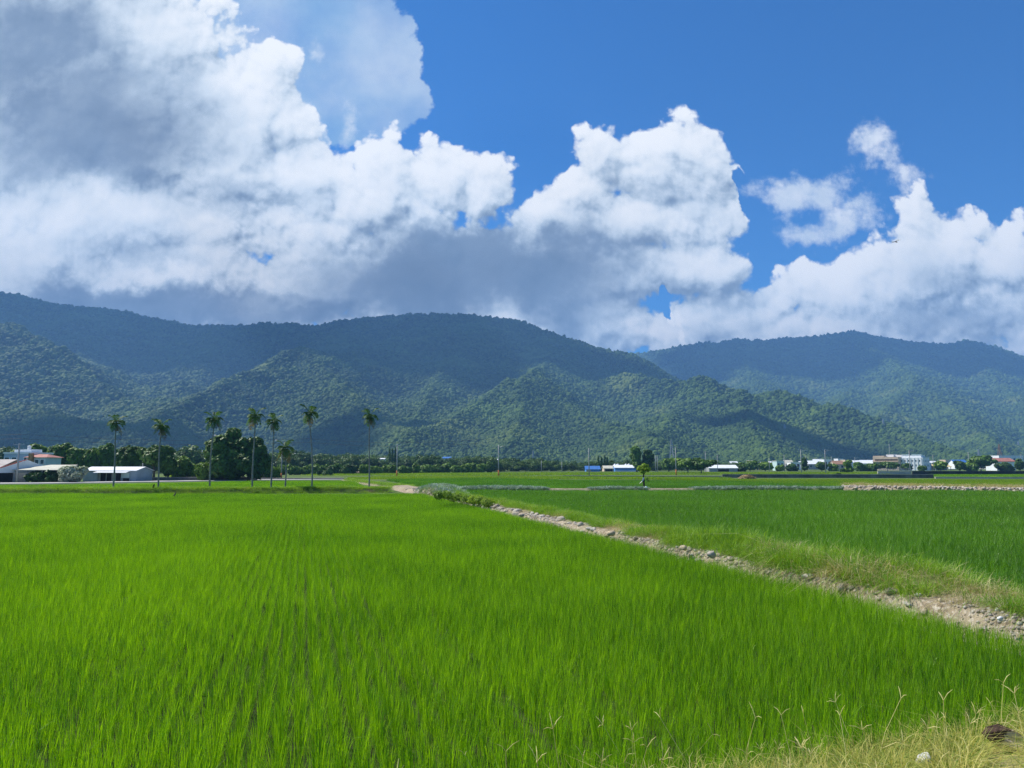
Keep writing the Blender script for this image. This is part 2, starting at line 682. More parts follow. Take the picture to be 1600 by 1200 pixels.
# ------------------------------------------------------------------ mountains: terrain grown from measured ridge lines
# each ridge: list of (px, py, distance Y); slope each side
RIDGES = [
    # main crest, left part running to the summit and down to the saddle
    ([(-260, 452, 3300), (-100, 455, 3300), (0, 463, 3300), (60, 475, 3300), (130, 486, 3320), (200, 490, 3350), (250, 499, 3380), (330, 509, 3400),
      (420, 512, 3400), (490, 514, 3400), (540, 505, 3350), (600, 497, 3300), (640, 493, 3250), (680, 491, 3230), (745, 494, 3250), (800, 500, 3250),
      (830, 511, 3250), (870, 529, 3200), (920, 545, 3150), (980, 555, 3100), (1020, 583, 2900), (1055, 602, 2700)], 0.62),
    # far right range
    ([(900, 556, 5200), (950, 552, 5200), (1000, 551, 5200), (1050, 545, 5150), (1095, 538, 5100), (1130, 541, 5100), (1200, 533, 5000), (1260, 529, 5000),
      (1320, 524, 5000), (1370, 530, 5050), (1420, 539, 5100), (1480, 541, 5100), (1510, 537, 5100), (1550, 547, 5100), (1600, 561, 5100),
      (1700, 575, 5100), (1850, 600, 5100), (2100, 610, 5000), (2400, 640, 4600)], 0.55),
    # left foreground spur
    ([(-150, 500, 2300), (0, 528, 2200), (60, 552, 2120), (130, 592, 2000), (190, 632, 1850), (235, 662, 1650), (280, 694, 1420)], 0.58),
    ([(-150, 600, 1650), (-20, 610, 1600), (70, 640, 1500), (130, 668, 1400), (200, 695, 1280)], 0.5),
    # spur from the summit down to the left valley mouth
    ([(700, 520, 3000), (620, 540, 2750), (560, 556, 2550), (480, 573, 2350), (430, 588, 2200), (370, 608, 2000), (310, 640, 1780), (265, 668, 1550), (235, 690, 1350)], 0.52),
    ([(470, 575, 2350), (520, 610, 2050), (560, 640, 1800), (600, 672, 1500), (640, 700, 1300)], 0.5),
    # spur facing the viewer at centre left
    ([(760, 505, 3150), (720, 560, 2700), (690, 600, 2350), (670, 640, 1950), (650, 672, 1650)], 0.55),
    # central front hill
    ([(860, 560, 2900), (850, 590, 2500), (835, 617, 2050), (800, 626, 1900), (745, 650, 1700), (690, 676, 1480), (640, 700, 1250)], 0.55),
    ([(835, 617, 2050), (880, 640, 1850), (930, 662, 1650), (985, 690, 1400), (1030, 712, 1200)], 0.55),
    ([(820, 622, 1960), (815, 660, 1600), (800, 700, 1250)], 0.5),
    # right front hill
    ([(930, 585, 2900), (960, 602, 2500), (1010, 600, 2300), (1080, 596, 2200), (1130, 600, 2150), (1200, 618, 2080), (1280, 647, 1950), (1350, 662, 1850),
      (1400, 674, 1750), (1450, 690, 1600), (1500, 711, 1430), (1540, 726, 1280)], 0.55),
    ([(1080, 596, 2200), (1060, 640, 1850), (1040, 680, 1500), (1020, 705, 1250)], 0.5),
    ([(1150, 603, 2120), (1170, 650, 1750), (1180, 690, 1400), (1200, 716, 1180)], 0.5),
    # far right spurs
    ([(1150, 536, 5050), (1170, 585, 4200), (1190, 605, 3600), (1220, 640, 3000)], 0.5),
    ([(1330, 526, 5000), (1400, 575, 4000), (1430, 600, 3400), (1390, 640, 2800), (1360, 668, 2300)], 0.5),
    ([(1430, 600, 3400), (1480, 640, 2800), (1530, 680, 2200), (1560, 705, 1800)], 0.5),
    ([(1510, 538, 5100), (1560, 600, 3900), (1620, 650, 3000), (1660, 690, 2300)], 0.5),
    ([(1850, 600, 5000), (1880, 650, 3600), (1900, 690, 2400)], 0.5),
    ([(1330, 612, 3600), (1300, 640, 3000)], 0.5),
    ([(330, 512, 3350), (330, 560, 2900), (300, 600, 2500), (262, 640, 2050), (245, 662, 1800)], 0.55),
    ([(120, 490, 3250), (110, 530, 2850), (140, 580, 2400)], 0.55),
]
NA, NR = 890, 420
az = np.linspace(rad(-54), rad(54), NA)
rr = 820 * (7200 / 820) ** (np.linspace(0, 1, NR))
AZ, RR = np.meshgrid(az, rr)
MX, MY = np.sin(AZ) * RR, np.cos(AZ) * RR


def terrain(X, Y):
    H = np.full(X.shape, -60.0)
    for pl, slope in RIDGES:
        P = [at(*p) for p in pl]
        best = np.full(X.shape, -1e9)
        for a, b in zip(P[:-1], P[1:]):
            dx_, dy_ = b.x - a.x, b.y - a.y
            t = np.clip(((X - a.x) * dx_ + (Y - a.y) * dy_) / (dx_ * dx_ + dy_ * dy_), 0, 1)
            d = np.hypot(X - a.x - t * dx_, Y - a.y - t * dy_)
            z = a.z + t * (b.z - a.z)
            best = np.maximum(best, z - slope * d * (1.0 - 0.12 * np.minimum(d / 900.0, 1)))
        k = 26.0
        m = np.maximum(H, best)
        H = m + k * np.log(np.exp((H - m) / k) + np.exp((best - m) / k))
        H = np.where(np.abs(m - H) > 40, m, H)
    # gullies and small spurs, fading near the crest so the skyline stays put
    g1 = fbm(X / 520.0, Y / 520.0, 4, 3, True) - 0.55
    g2 = fbm(X / 130.0, Y / 130.0, 4, 9, True) - 0.55
    amp = np.clip(H / 260.0, 0.05, 1.0)
    skyfade = np.clip((3050 - Y) / 900.0, 0.30, 1.0)
    H = H + (g1 * 150 + g2 * 42) * amp * skyfade
    H = np.where(H < 6, 6 * np.exp((H - 6) / 30.0) - 3.0, H)
    return H


MZ = terrain(MX, MY)
v = np.stack([MX, MY, MZ], -1).reshape(-1, 3)
idx = np.arange(NA * NR).reshape(NR, NA)
q = np.stack([idx[:-1, :-1], idx[:-1, 1:], idx[1:, 1:], idx[1:, :-1]], -1).reshape(-1, 4)
m_hill, gg = mat_new("hill_soil")
pp = geo_pos(gg)
cc = gg.mix(gg.sstep(gg.noise(pp, 0.02, 6.0, 0.6), 0.35, 0.65), (0.018, 0.035, 0.012), (0.035, 0.06, 0.018))
out(gg, principled(gg, cc, 0.9, 0.1))
hills = link("mountains", np_mesh("mountains", v, q, True), m_hill)
tag(hills, "forested mountain range rising behind the plain into the cloud base", "mountains", kind="structure")

# ---- forest covering the slopes
m_forest = leaf_mat("forest_leaf", (0.018, 0.056, 0.012), (0.130, 0.210, 0.034), 0.25, nscale=0.006, rough=0.7, spec=0.12,
                    patch=((0.17, 0.225, 0.045), 0.0045, 0.56, 0.72), isl=False)


def blob_tree(seed, sub=2, squash=0.8):
    bm = bmesh.new()
    bmesh.ops.create_icosphere(bm, subdivisions=sub, radius=1.0)
    r_ = random.Random(seed)
    cs = [Vector((r_.gauss(0, 1), r_.gauss(0, 1), r_.gauss(0.3, 1))).normalized() for _ in range(9)]
    for vv in bm.verts:
        n_ = vv.co.normalized()
        k = max(max(0, n_.dot(c)) ** 5 for c in cs)
        vv.co = n_ * (0.68 + 0.42 * k + r_.uniform(-0.07, 0.07))
        vv.co.z = vv.co.z * squash + 0.25
    me = bpy.data.meshes.new("forest_clump")
    bm.to_mesh(me)
    bm.free()
    me.materials.append(m_forest)
    return me


clumps = [blob_tree(s, 2, sq) for s, sq in ((1, 0.8), (2, 1.0), (3, 0.7), (4, 1.15))]
# candidate points: even on the terrain, bigger crowns further off
NP = 900000
fa = rng.uniform(rad(-48), rad(48), NP)
fr = 900 * (6200 / 900) ** rng.uniform(0, 1, NP)
fx, fy = np.sin(fa) * fr, np.cos(fa) * fr
fz = terrain(fx, fy)
# visible from around the camera: running maximum of elevation per azimuth
elev = np.arctan2(MZ - HC, RR)
cummax = np.maximum.accumulate(elev, axis=0)
ia = np.clip(((fa - az[0]) / (az[1] - az[0])).astype(int), 0, NA - 1)
ir = np.clip((np.log(fr / 820) / np.log(7200 / 820) * (NR - 1)).astype(int) - 1, 0, NR - 1)
vis = np.arctan2(fz + 12 - HC, fr) > cummax[ir, ia] - rad(0.25)
dens_keep = np.clip((fr / 2600.0) ** 0.35, 0, 1)
keep = vis & (fz > 2) & (rng.uniform(0, 1, NP) < dens_keep)
fx, fy, fz, fr = fx[keep], fy[keep], fz[keep], fr[keep]
nf = len(fx)
sz = (2.4 + 5.2 * rng.uniform(0, 1, nf) ** 3.0) * np.clip((fr / 1700.0) ** 0.62, 0.85, 2.1)
fsc = np.stack([sz, sz, sz * rng.uniform(0.8, 1.25, nf)], -1)
frot = np.stack([rng.uniform(-.25, .25, nf), rng.uniform(-.25, .25, nf), rng.uniform(0, 6.28, nf)], -1)
print("forest crowns", nf)
forest = scatter("mountain_forest", np.stack([fx, fy, fz + sz * 0.15], -1), frot, fsc, clumps,
                 "dense dark green forest covering the mountain slopes", "forest")

# ---- air
def haze_box():
    mb = MB()
    mb.box(-7000, 7000, -60, 7300, -90, 960)
    o = mb.build("haze")
    m, gg = mat_new("haze_air")
    pv = gg.node('ShaderNodeVolumePrincipled')
    pv.inputs['Color'].default_value = (0.26, 0.55, 1.0, 1)
    pv.inputs['Density'].default_value = HAZE_D
    pv.inputs['Anisotropy'].default_value = 0.1
    oo = gg.node('ShaderNodeOutputMaterial')
    gg.t.links.new(pv.outputs[0], oo.inputs['Volume'])
    o.data.materials.append(m)
    tag(o, "pale blue haze filling the air over the plain", "haze", kind="stuff")


HAZE_D = 0.00015
haze_box()

# ---- unseen cloud mesh, added above the frame only to shade the slopes
m_shade_cloud, gg = mat_new("shade_cloud_white")
out(gg, principled(gg, (0.85, 0.87, 0.9), 1.0, 0.0))


def shade_cloud(spots, zc=6200.0):
    mb = MB()
    r_ = random.Random(5)
    bm = bmesh.new()
    bmesh.ops.create_icosphere(bm, subdivisions=3, radius=1.0)
    base_v = [v_.co.copy() for v_ in bm.verts]
    base_f = [[x.index for x in f_.verts] for f_ in bm.faces]
    bm.free()
    for (px, py, Y, rx, ry) in spots:  # each slope spot wanted in shade is carried up along the sun ray
        p = at(px, py, Y)
        k = (zc - p.z) / SUNV.z
        c = p + SUNV * k
        for j in range(7):
            a = r_.uniform(0, 6.28)
            d = 0 if j == 0 else r_.uniform(0.35, 0.8)
            s = 1.0 if j == 0 else r_.uniform(0.3, 0.55)
            cx_, cy_ = c.x + math.cos(a) * d * rx, c.y + math.sin(a) * d * ry
            ph = r_.uniform(0, 9)
            vs = []
            for q_ in base_v:
                w = 1 + 0.16 * math.sin(5 * q_.x + ph) * math.cos(4 * q_.y + ph) + 0.1 * math.sin(11 * q_.y - ph + 7 * q_.x)
                vs.append((cx_ + q_.x * rx * s * w, cy_ + q_.y * ry * s * w, zc + q_.z * 160 * s * w))
            mb.add(vs, base_f)
    o = mb.build("shade_cloud", m_shade_cloud, smooth=True)
    tag(o, "unseen cloud mesh added to throw shade on the mountain slopes", "cloud", kind="structure")
    return o
shade_cloud([
    (60, 480, 3200, 520, 420), (300, 530, 3200, 520, 420), (480, 540, 3100, 450, 380), (700, 520, 3100, 520, 420), (880, 560, 2900, 300, 260),
    (560, 600, 2500, 250, 260), (720, 590, 2500, 220, 220), (1000, 575, 2800, 200, 160),
    (1200, 560, 4700, 700, 420), (1480, 570, 4700, 800, 420), (1330, 580, 4300, 300, 200),
    (1235, 672, 1650, 130, 120), (90, 690, 1350, 300, 60), (560, 660, 1600, 150, 120), (400, 680, 1400, 240, 90),
])
# ------------------------------------------------------------------ ground and paddies
# field axes: rows and the stone bank run along AX; BX points right across them
FA = math.atan((475 - 800) / F)
AX = Vector((math.sin(FA), math.cos(FA), 0))
BX = Vector((math.cos(FA), -math.sin(FA), 0))


def st(p):
    return p.x * AX.x + p.y * AX.y, p.x * BX.x + p.y * BX.y


m_ground, gg = mat_new("ground_soil")
pp = geo_pos(gg)
n1 = gg.noise(pp, 0.05, 6.0, 0.6)
n2 = gg.noise(pp, 0.9, 5.0, 0.6)
cc = gg.mix(gg.sstep(n1, 0.35, 0.65), (0.060, 0.105, 0.022), (0.105, 0.150, 0.035))
cc = gg.mix(gg.sstep(n2, 0.55, 0.75), cc, (0.16, 0.14, 0.085))
out(gg, principled(gg, cc, 0.9, 0.1))
mb = MB()
mb.add([(-9000, -80, 0), (9000, -80, 0), (9000, 12000, 0), (-9000, 12000, 0)], [(0, 1, 2, 3)])
tag(mb.build("ground", m_ground), kind="structure")

m_mud, gg = mat_new("paddy_mud")
pp = geo_pos(gg)
cc = gg.mix(gg.sstep(gg.noise(pp, 2.5, 6.0, 0.6), 0.35, 0.7), (0.022, 0.036, 0.010), (0.050, 0.060, 0.020))
out(gg, principled(gg, cc, 0.95, 0.08, bump(gg, gg.noise(pp, 9.0, 5.0, 0.6), 0.5, 0.03)))


def rice_mat(name, dark, light, trans, tcol, fs=0.16, patch=None):
    m, gg = mat_new(name)
    geo = gg.node('ShaderNodeNewGeometry')
    pos = S(gg, geo.outputs['Position'])
    isr = S(gg, geo.outputs['Random Per Island'])
    n = gg.noise(pos, fs, 4.0, 0.6)
    f = gg.math('ADD', (n - 0.5) * 1.5 + (isr - 0.5) * 1.1 + (obj_rand(gg) - 0.5) * 0.45, 0.5, clamp=True)
    col = gg.mix(f, dark, light)
    # a few old straw-coloured blades
    col = gg.mix(gg.sstep(isr, 0.975, 0.98) * 0.6, col, (0.42, 0.40, 0.12))
    if patch:
        col = gg.mix(gg.sstep(gg.noise(pos, patch[1], 2.0, 0.5), patch[2], patch[3]), col, patch[0])
    b = principled(gg, col, 0.42, 0.35)
    t = gg.node('ShaderNodeBsdfTranslucent')
    gg.link(gg.mix(1.0, col, tcol, 'MULTIPLY'), t.inputs['Color'])
    mx = gg.node('ShaderNodeMixShader')
    mx.inputs[0].default_value = trans
    gg.t.links.new(b.outputs[0], mx.inputs[1])
    gg.t.links.new(t.outputs[0], mx.inputs[2])
    out(gg, mx)
    return m


m_rice = rice_mat("rice_leaf_bright", (0.056, 0.186, 0.007), (0.295, 0.530, 0.012), 0.50, (1.25, 1.25, 0.35))
m_rice2 = rice_mat("rice_leaf_deep", (0.070, 0.190, 0.012), (0.170, 0.360, 0.022), 0.42, (1.2, 1.3, 0.4), 0.08)
m_rice3 = rice_mat("rice_leaf_lime", (0.150, 0.270, 0.012), (0.290, 0.430, 0.020), 0.45, (1.2, 1.2, 0.4), 0.05)


def blade(vs, fs, r_, x, y, h, lean, ang, w, droop, segs=3):
    dx_, dy_ = math.cos(ang), math.sin(ang)
    wx, wy = -dy_ * w * 0.5, dx_ * w * 0.5
    tw = r_.uniform(-0.5, 0.5)
    wx, wy = wx * math.cos(tw) - wy * math.sin(tw), wx * math.sin(tw) + wy * math.cos(tw)
    b = len(vs)
    for k in range(segs + 1):
        t = k / segs
        off = lean * t + droop * t * t * t
        z = h * t - abs(droop) * 0.55 * t ** 4
        ww = (0.55 + 0.9 * t - 1.35 * t * t)
        if k == segs:
            ww = 0.06
        vs.append((x + dx_ * off - wx * ww, y + dy_ * off - wy * ww, z))
        vs.append((x + dx_ * off + wx * ww, y + dy_ * off + wy * ww, z))
    for k in range(segs):
        i = b + 2 * k
        fs.append((i, i + 1, i + 3, i + 2))


def tuft(mat, seed, n, rad_, h0, h1, w0, w1, lean, droop, odd=0.06, segs=3):
    r_ = random.Random(seed)
    vs, fs = [], []
    for i in range(n):
        a = r_.uniform(0, 6.28)
        d = rad_ * math.sqrt(r_.random())
        h = r_.uniform(h0, h1)
        dr = r_.uniform(0, droop) if r_.random() > odd else r_.uniform(droop * 2, droop * 4.5)
        blade(vs, fs, r_, d * math.cos(a), d * math.sin(a), h, r_.uniform(0.02, lean), a + r_.uniform(-.8, .8), r_.uniform(w0, w1), dr, segs)
    me = bpy.data.meshes.new("grass_tuft")
    me.from_pydata(vs, [], fs)
    me.materials.append(mat)
    me.update()
    return me


tufts_b = [tuft(m_rice, 10 + i, 28, 0.062, 0.22, 0.43, 0.0045, 0.0085, 0.075, 0.045, 0.05) for i in range(6)]
tufts_d = [tuft(m_rice2, 30 + i, 28, 0.060, 0.33, 0.56, 0.007, 0.012, 0.11, 0.07, 0.09) for i in range(6)]


def inside(poly, x, y):
    """points in polygon (numpy)"""
    c = np.zeros(x.shape, dtype=bool)
    n = len(poly)
    for i in range(n):
        x0, y0 = poly[i][0], poly[i][1]
        x1, y1 = poly[(i + 1) % n][0], poly[(i + 1) % n][1]
        if y0 == y1:
            continue
        k = ((y0 > y) != (y1 > y)) & (x < (x1 - x0) * (y - y0) / (y1 - y0) + x0)
        c ^= k
    return c


def field_grid(poly, ds, dt, js, jt, gaps=True):
    """hills of rice on rows along AX, inside a ground polygon"""
    S_, T_ = zip(*[st(Vector((p[0], p[1], 0))) for p in poly])
    s_ = np.arange(min(S_), max(S_), ds)
    t_ = np.arange(min(T_), max(T_), dt)
    SS, TT = np.meshgrid(s_, t_)
    SS, TT = SS.ravel(), TT.ravel()
    row = np.round(TT / dt).astype(int)
    SS = SS + rng.uniform(-js, js, SS.size) + (row % 7) * 0.05
    TT = TT + rng.uniform(-jt, jt, TT.size) + 0.03 * (vnoise(SS * 0.25, row * 1.0, 4) - 0.5)
    x = SS * AX.x + TT * BX.x
    y = SS * AX.y + TT * BX.y
    k = inside(poly, x, y) & (np.abs(x) < y * 0.76 + 5.0) & (y > 2.0)
    return x[k], y[k], SS[k], TT[k]


def plant_rice(name, poly, tufts, ds, dt, fat, label, cat, h=1.0, rowgap=None, z=0.0):
    x, y, s_, t_ = field_grid(poly, ds, dt, ds * 0.3, dt * 0.16)
    n = len(x)
    big = 0.86 + 0.30 * fbm(x * 0.35, y * 0.35, 3, 21) - 0.0
    big *= rng.uniform(0.80, 1.16, n)
    keep = np.ones(n, bool)
    if rowgap is not None:
        keep = rowgap(x, y, s_, t_)
    x, y, big = x[keep], y[keep], big[keep]
    n = len(x)
    sc = np.stack([fat * big, fat * big, h * big], -1)
    rt = np.stack([rng.normal(0, 0.05, n), rng.normal(0, 0.05, n), rng.uniform(0, 6.28, n)], -1)
    print(name, n)
    return scatter(name, np.stack([x, y, np.full(n, z)], -1), rt, sc, tufts, label, cat)


def sheet(name, poly, z, mat):
    mb = MB()
    mb.add([(p[0], p[1], z) for p in poly], [tuple(range(len(poly)))])
    return tag(mb.build(name, mat), kind="structure")


def AT(s_, t_, z=0.0):
    return Vector((s_ * AX.x + t_ * BX.x, s_ * AX.y + t_ * BX.y, z))


# bank foot line, from the photograph
T0 = sum(st(ground(px, py, 0.42))[1] for px, py in ((830, 809), (1050, 854), (1300, 906), (1590, 970))) / 4.0
T1 = T0 + 2.2
FAR_Y = ground(475, 768.3, 0.48).y         # far edge of the near paddy
print("T0", T0, "FAR_Y", FAR_Y)
S_END = (FAR_Y - T0 * BX.y) / AX.y

# the road verge the viewer stands on cuts the near corner: line through these ground points
va, vb = ground(1060, 1242, 0.1), ground(1640, 1136, 0.1)


def verge_side(x, y, off=0.0):
    # >0 on the paddy side
    nx, ny = -(vb.y - va.y), (vb.x - va.x)
    L_ = math.hypot(nx, ny)
    return ((x - va.x) * nx + (y - va.y) * ny) / L_ - off


NEAR = [(-70, 2.0), (30, 2.0), tuple(AT(10, T0 - 0.05)[:2]), tuple(AT(S_END, T0 - 0.05)[:2]), (-70, FAR_Y)]
sheet("paddy_soil", [(-70, 2.0), (T0 * 1.2, 2.0), tuple(AT(10, T0)[:2]), tuple(AT(S_END, T0)[:2]), (-70, FAR_Y)], 0.004, m_mud)


def near_gap(x, y, s_, t_):
    k = verge_side(x, y, 0.15) > 0
    # machine rows left a little thin, seen as dark lines down the middle of the paddy
    row = np.round(t_ / 0.205).astype(int)
    thin = np.isin(row % 6, (0,)) & (np.abs(t_ - 0.6) < 5.5)
    miss = thin & (vnoise(s_ * 0.22, row * 3.7, 8) > 0.30)
    patchy = (vnoise(s_ * 0.35, t_ * 1.3, 31) > 0.86) & (t_ < 3)
    u = rng.uniform(0, 1, len(x))
    return k & ~(miss & (u < 0.36)) & ~(patchy & (u < 0.35))


def close(x, y, d0, d1):
    r_ = np.hypot(x, y)
    return (r_ >= d0) & (r_ < d1)


plant_rice("rice_crop", NEAR, tufts_b, 0.115, 0.205, 1.05, "bright yellow-green rice filling the paddy nearest the viewer", "rice",
           rowgap=lambda x, y, s_, t_: near_gap(x, y, s_, t_))

RX = 90.0
RFAR = ground(1000, 765.0, 0.5).y
RIGHT = [tuple(AT(6, T1)[:2]), tuple(AT(S_END + 1, T1)[:2]), (AT(S_END + 1, T1).x + 0.5, RFAR), (RX, RFAR), (RX, 8)]
sheet("paddy_soil", RIGHT, 0.004, m_mud)
plant_rice("rice_crop", RIGHT, tufts_d, 0.19, 0.28, 1.35, "darker blue-green rice in the paddy right of the stone bank", "rice", h=1.08)


# ---- paddies further off: dense patches of standing rice
def patch_mesh(mat, seed, size, n, h0, h1, w):
    r_ = random.Random(seed)
    vs, fs = [], []
    for i in range(n):
        blade(vs, fs, r_, r_.uniform(-size / 2, size / 2), r_.uniform(-size / 2, size / 2), r_.uniform(h0, h1), r_.uniform(0, .12),
              r_.uniform(0, 6.28), w * r_.uniform(.8, 1.3), r_.uniform(0, .08), 2)
    me = bpy.data.meshes.new("rice_patch")
    me.from_pydata(vs, [], fs)
    me.materials.append(mat)
    me.update()
    return me


def far_field(name, poly, mat, label, z=0.0, n=420, step=2.0, h=0.5, wd=0.03, seed=50):
    src = [patch_mesh(mat, seed + i, step * 1.08, n, h * 0.75, h * 1.05, wd) for i in range(3)]
    xs = np.arange(min(p[0] for p in poly), max(p[0] for p in poly), step)
    ys = np.arange(min(p[1] for p in poly), max(p[1] for p in poly), step)
    X, Y = np.meshgrid(xs, ys)
    X, Y = X.ravel() + step / 2, Y.ravel() + step / 2
    k = inside(poly, X, Y) & (np.abs(X) < Y * 0.74 + 4)
    X, Y = X[k], Y[k]
    m_ = len(X)
    rt = np.stack([np.zeros(m_), np.zeros(m_), rng.integers(0, 4, m_) * PI / 2], -1)
    print(name, m_)
    return scatter(name, np.stack([X, Y, np.full(m_, z)], -1), rt, np.ones(m_), src, label, "rice")


def gp(px, py, z=0.45):
    p = ground(px, py, z)
    return (p.x, p.y)


# left: bright paddy between the palm bank and the farm
LF = [gp(-60, 764.3), gp(585, 762.3), gp(560, 757), gp(545, 750.5), gp(400, 750.5), gp(200, 755), gp(-60, 757.5)]
far_field("rice_crop", LF, m_rice, "bright green rice in the strip paddy between the palms and the farm sheds")
# middle: paddy beyond the mound, right of the palms
MF = [gp(720, 762), gp(1310, 762), gp(1310, 751), gp(1130, 750), gp(900, 749), gp(760, 746), gp(610, 747.5), gp(640, 753)]
far_field("rice_crop", MF, m_rice2, "deep green rice in the long paddy beyond the grey weedy strip", seed=60)
# yellower paddy at right, behind the rubble wall
YF = [gp(1130, 749.8), gp(1320, 758.0), gp(1700, 761), gp(1700, 748.5), gp(1400, 748.0), gp(1040, 747.5)]
far_field("rice_crop", YF, m_rice3, "yellow-green rice in the paddy behind the rubble wall at right", seed=70)
FF = [gp(560, 746.2), gp(760, 745.0), gp(1130, 747.0), gp(1130, 744.6), gp(860, 743.0), gp(620, 742.8), gp(540, 744.8)]
far_field("rice_crop", FF, m_rice3, "pale green rice in the distant paddies before the tree line", seed=80, n=260, step=4.0, wd=0.06)
GF = [gp(1440, 743.6), gp(1700, 743.6), gp(1700, 740.4), gp(1460, 740.4)]
far_field("rice_crop", GF, m_rice, "green rice in the narrow paddy behind the concrete channel at right", seed=84, n=260, step=4.0, wd=0.06)
HF = [gp(800, 741.0), gp(1400, 738.8), gp(1400, 736.6), gp(800, 737.5), gp(500, 738.8), gp(470, 741.0)]
far_field("rice_crop", HF, m_rice3, "thin pale paddies at the foot of the far trees", seed=88, n=200, step=6.0, wd=0.09)
# ------------------------------------------------------------------ stone bank, berms, verge
m_bank, gg = mat_new("bank_soil")
pp = geo_pos(gg)
nA = gg.noise(pp, 1.3, 6.0, 0.65)
nB = gg.noise(pp, 11.0, 5.0, 0.65)
cc = gg.mix(gg.sstep(nA, 0.35, 0.65), (0.20, 0.155, 0.095), (0.34, 0.28, 0.19))
cc = gg.mix(gg.sstep(nB, 0.45, 0.7), cc, (0.52, 0.46, 0.36))
cc = gg.mix(gg.sstep(gg.noise(pp, 3.1, 4.0, 0.6), 0.62, 0.72), cc, (0.07, 0.09, 0.025))
out(gg, principled(gg, cc, 0.95, 0.1, bump(gg, nB, 0.9, 0.06)))

MOUND_S = st(ground(662, 770, 0.5))[0]


def bank_z(s_, t_):
    """height of the stone bank at (along, across)"""
    w = (t_ - T0) / (T1 - T0)
    mound = np.exp(-((s_ - MOUND_S) / 5.0) ** 2)
    edge = np.clip((w + 0.10) / 0.22, 0, 1) * np.clip((1.14 - w) / 0.30, 0, 1)
    edge = edge * edge * (3 - 2 * edge)
    top = 0.40 + 0.10 * np.clip(w, 0, 1) + 0.55 * mound
    return edge * top + 0.07 * (fbm(s_ * 1.3, t_ * 1.9, 4, 41) - 0.5) * edge


sg = np.concatenate([np.arange(8, 40, 0.14), np.arange(40, S_END + 26, 0.3)])
tg = np.linspace(T0 - 0.5, T1 + 0.5, 30)
SG, TG = np.meshgrid(sg, tg, indexing='ij')
ZG = bank_z(SG, TG) + 0.006
bx_, by_ = SG * AX.x + TG * BX.x, SG * AX.y + TG * BX.y
ii = np.arange(SG.size).reshape(SG.shape)
quads = np.stack([ii[:-1, :-1], ii[1:, :-1], ii[1:, 1:], ii[:-1, 1:]], -1).reshape(-1, 4)
tag(link("path_bank", np_mesh("path_bank", np.stack([bx_, by_, ZG], -1).reshape(-1, 3), quads, True), m_bank), kind="structure")

# ---- rocks
m_rock, gg = mat_new("fieldstone")
pp = objco(gg)
rn = obj_rand(gg)
base = gg.ramp(rn, [(0.0, (0.32, 0.25, 0.17)), (0.35, (0.46, 0.39, 0.29)), (0.7, (0.55, 0.50, 0.42)), (1.0, (0.40, 0.30, 0.19))])
cc = gg.mix(gg.sstep(gg.noise(pp, 2.2, 6.0, 0.65), 0.35, 0.7), base, gg.mix(0.5, base, (0.5, 0.47, 0.42)))
cc = gg.mix(gg.sstep(gg.noise(pp, 6.0, 4.0, 0.6), 0.60, 0.75) * 0.6, cc, (0.10, 0.09, 0.07))
out(gg, principled(gg, cc, 0.85, 0.2, bump(gg, gg.noise(pp, 7.0, 6.0, 0.65), 0.6, 0.08)))
m_white = flat_mat("white_stone", (0.66, 0.65, 0.62), 0.85, 0.2, 0.12, 4.0, 0.4)
m_tan = flat_mat("tan_stone", (0.46, 0.37, 0.24), 0.8, 0.2, 0.18, 3.0, 0.4)


def rock_mesh(seed, sub=3, flat=0.65, rough=0.12):
    bm = bmesh.new()
    bmesh.ops.create_icosphere(bm, subdivisions=sub, radius=1.0)
    r_ = random.Random(seed)
    cuts = [(Vector((r_.gauss(0, 1), r_.gauss(0, 1), r_.gauss(0, 1))).normalized(), r_.uniform(0.62, 0.9)) for _ in range(7)]
    ph = [r_.uniform(0, 6) for _ in range(4)]
    for v_ in bm.verts:
        p = v_.co.normalized()
        k = 1.0
        for n_, d in cuts:
            q_ = p.dot(n_)
            if q_ > d:
                k = min(k, d / q_ + 0.03)
        k *= 1 + rough * (math.sin(3.1 * p.x + ph[0]) * math.cos(2.7 * p.y + ph[1]) + 0.4 * math.sin(7 * p.z + ph[2]) * math.cos(6 * p.x + ph[3]))
        v_.co = Vector((p.x * k, p.y * k * 0.82, p.z * k * flat))
    me = bpy.data.meshes.new("rock")
    bm.to_mesh(me)
    bm.free()
    me.polygons.foreach_set('use_smooth', [True] * len(me.polygons))
    return me


rocks = []
for i_ in range(9):
    me = rock_mesh(i_, 2 if i_ > 3 else 3, (0.6, 0.75, 0.5, 0.68, 0.62, 0.8, 0.55, 0.7, 0.6)[i_])
    me.materials.append(m_rock)
    rocks.append(me)

R = random.Random(11)


def put_rock(me, p, s, label, group=None, rz=None, tilt=0.25, cat="rock", name="rock"):
    o = link(name, me)
    o.location = p
    o.scale = s
    o.rotation_euler = (R.uniform(-tilt, tilt), R.uniform(-tilt, tilt), R.uniform(0, 6.28) if rz is None else rz)
    tag(o, label, cat, group)
    return o


def bank_pt(s_, t_, dz=0.0):
    p = AT(s_, t_)
    p.z = float(bank_z(np.array([s_]), np.array([t_]))[0]) + dz
    return p


def on_bank(px, py):
    """point of the bank surface seen at a pixel"""
    z = 0.4
    for _ in range(6):
        p = ground(px, py, z)
        s_, t_ = st(p)
        z = max(0.1, float(bank_z(np.array([s_]), np.array([t_]))[0]))
    return ground(px, py, z)


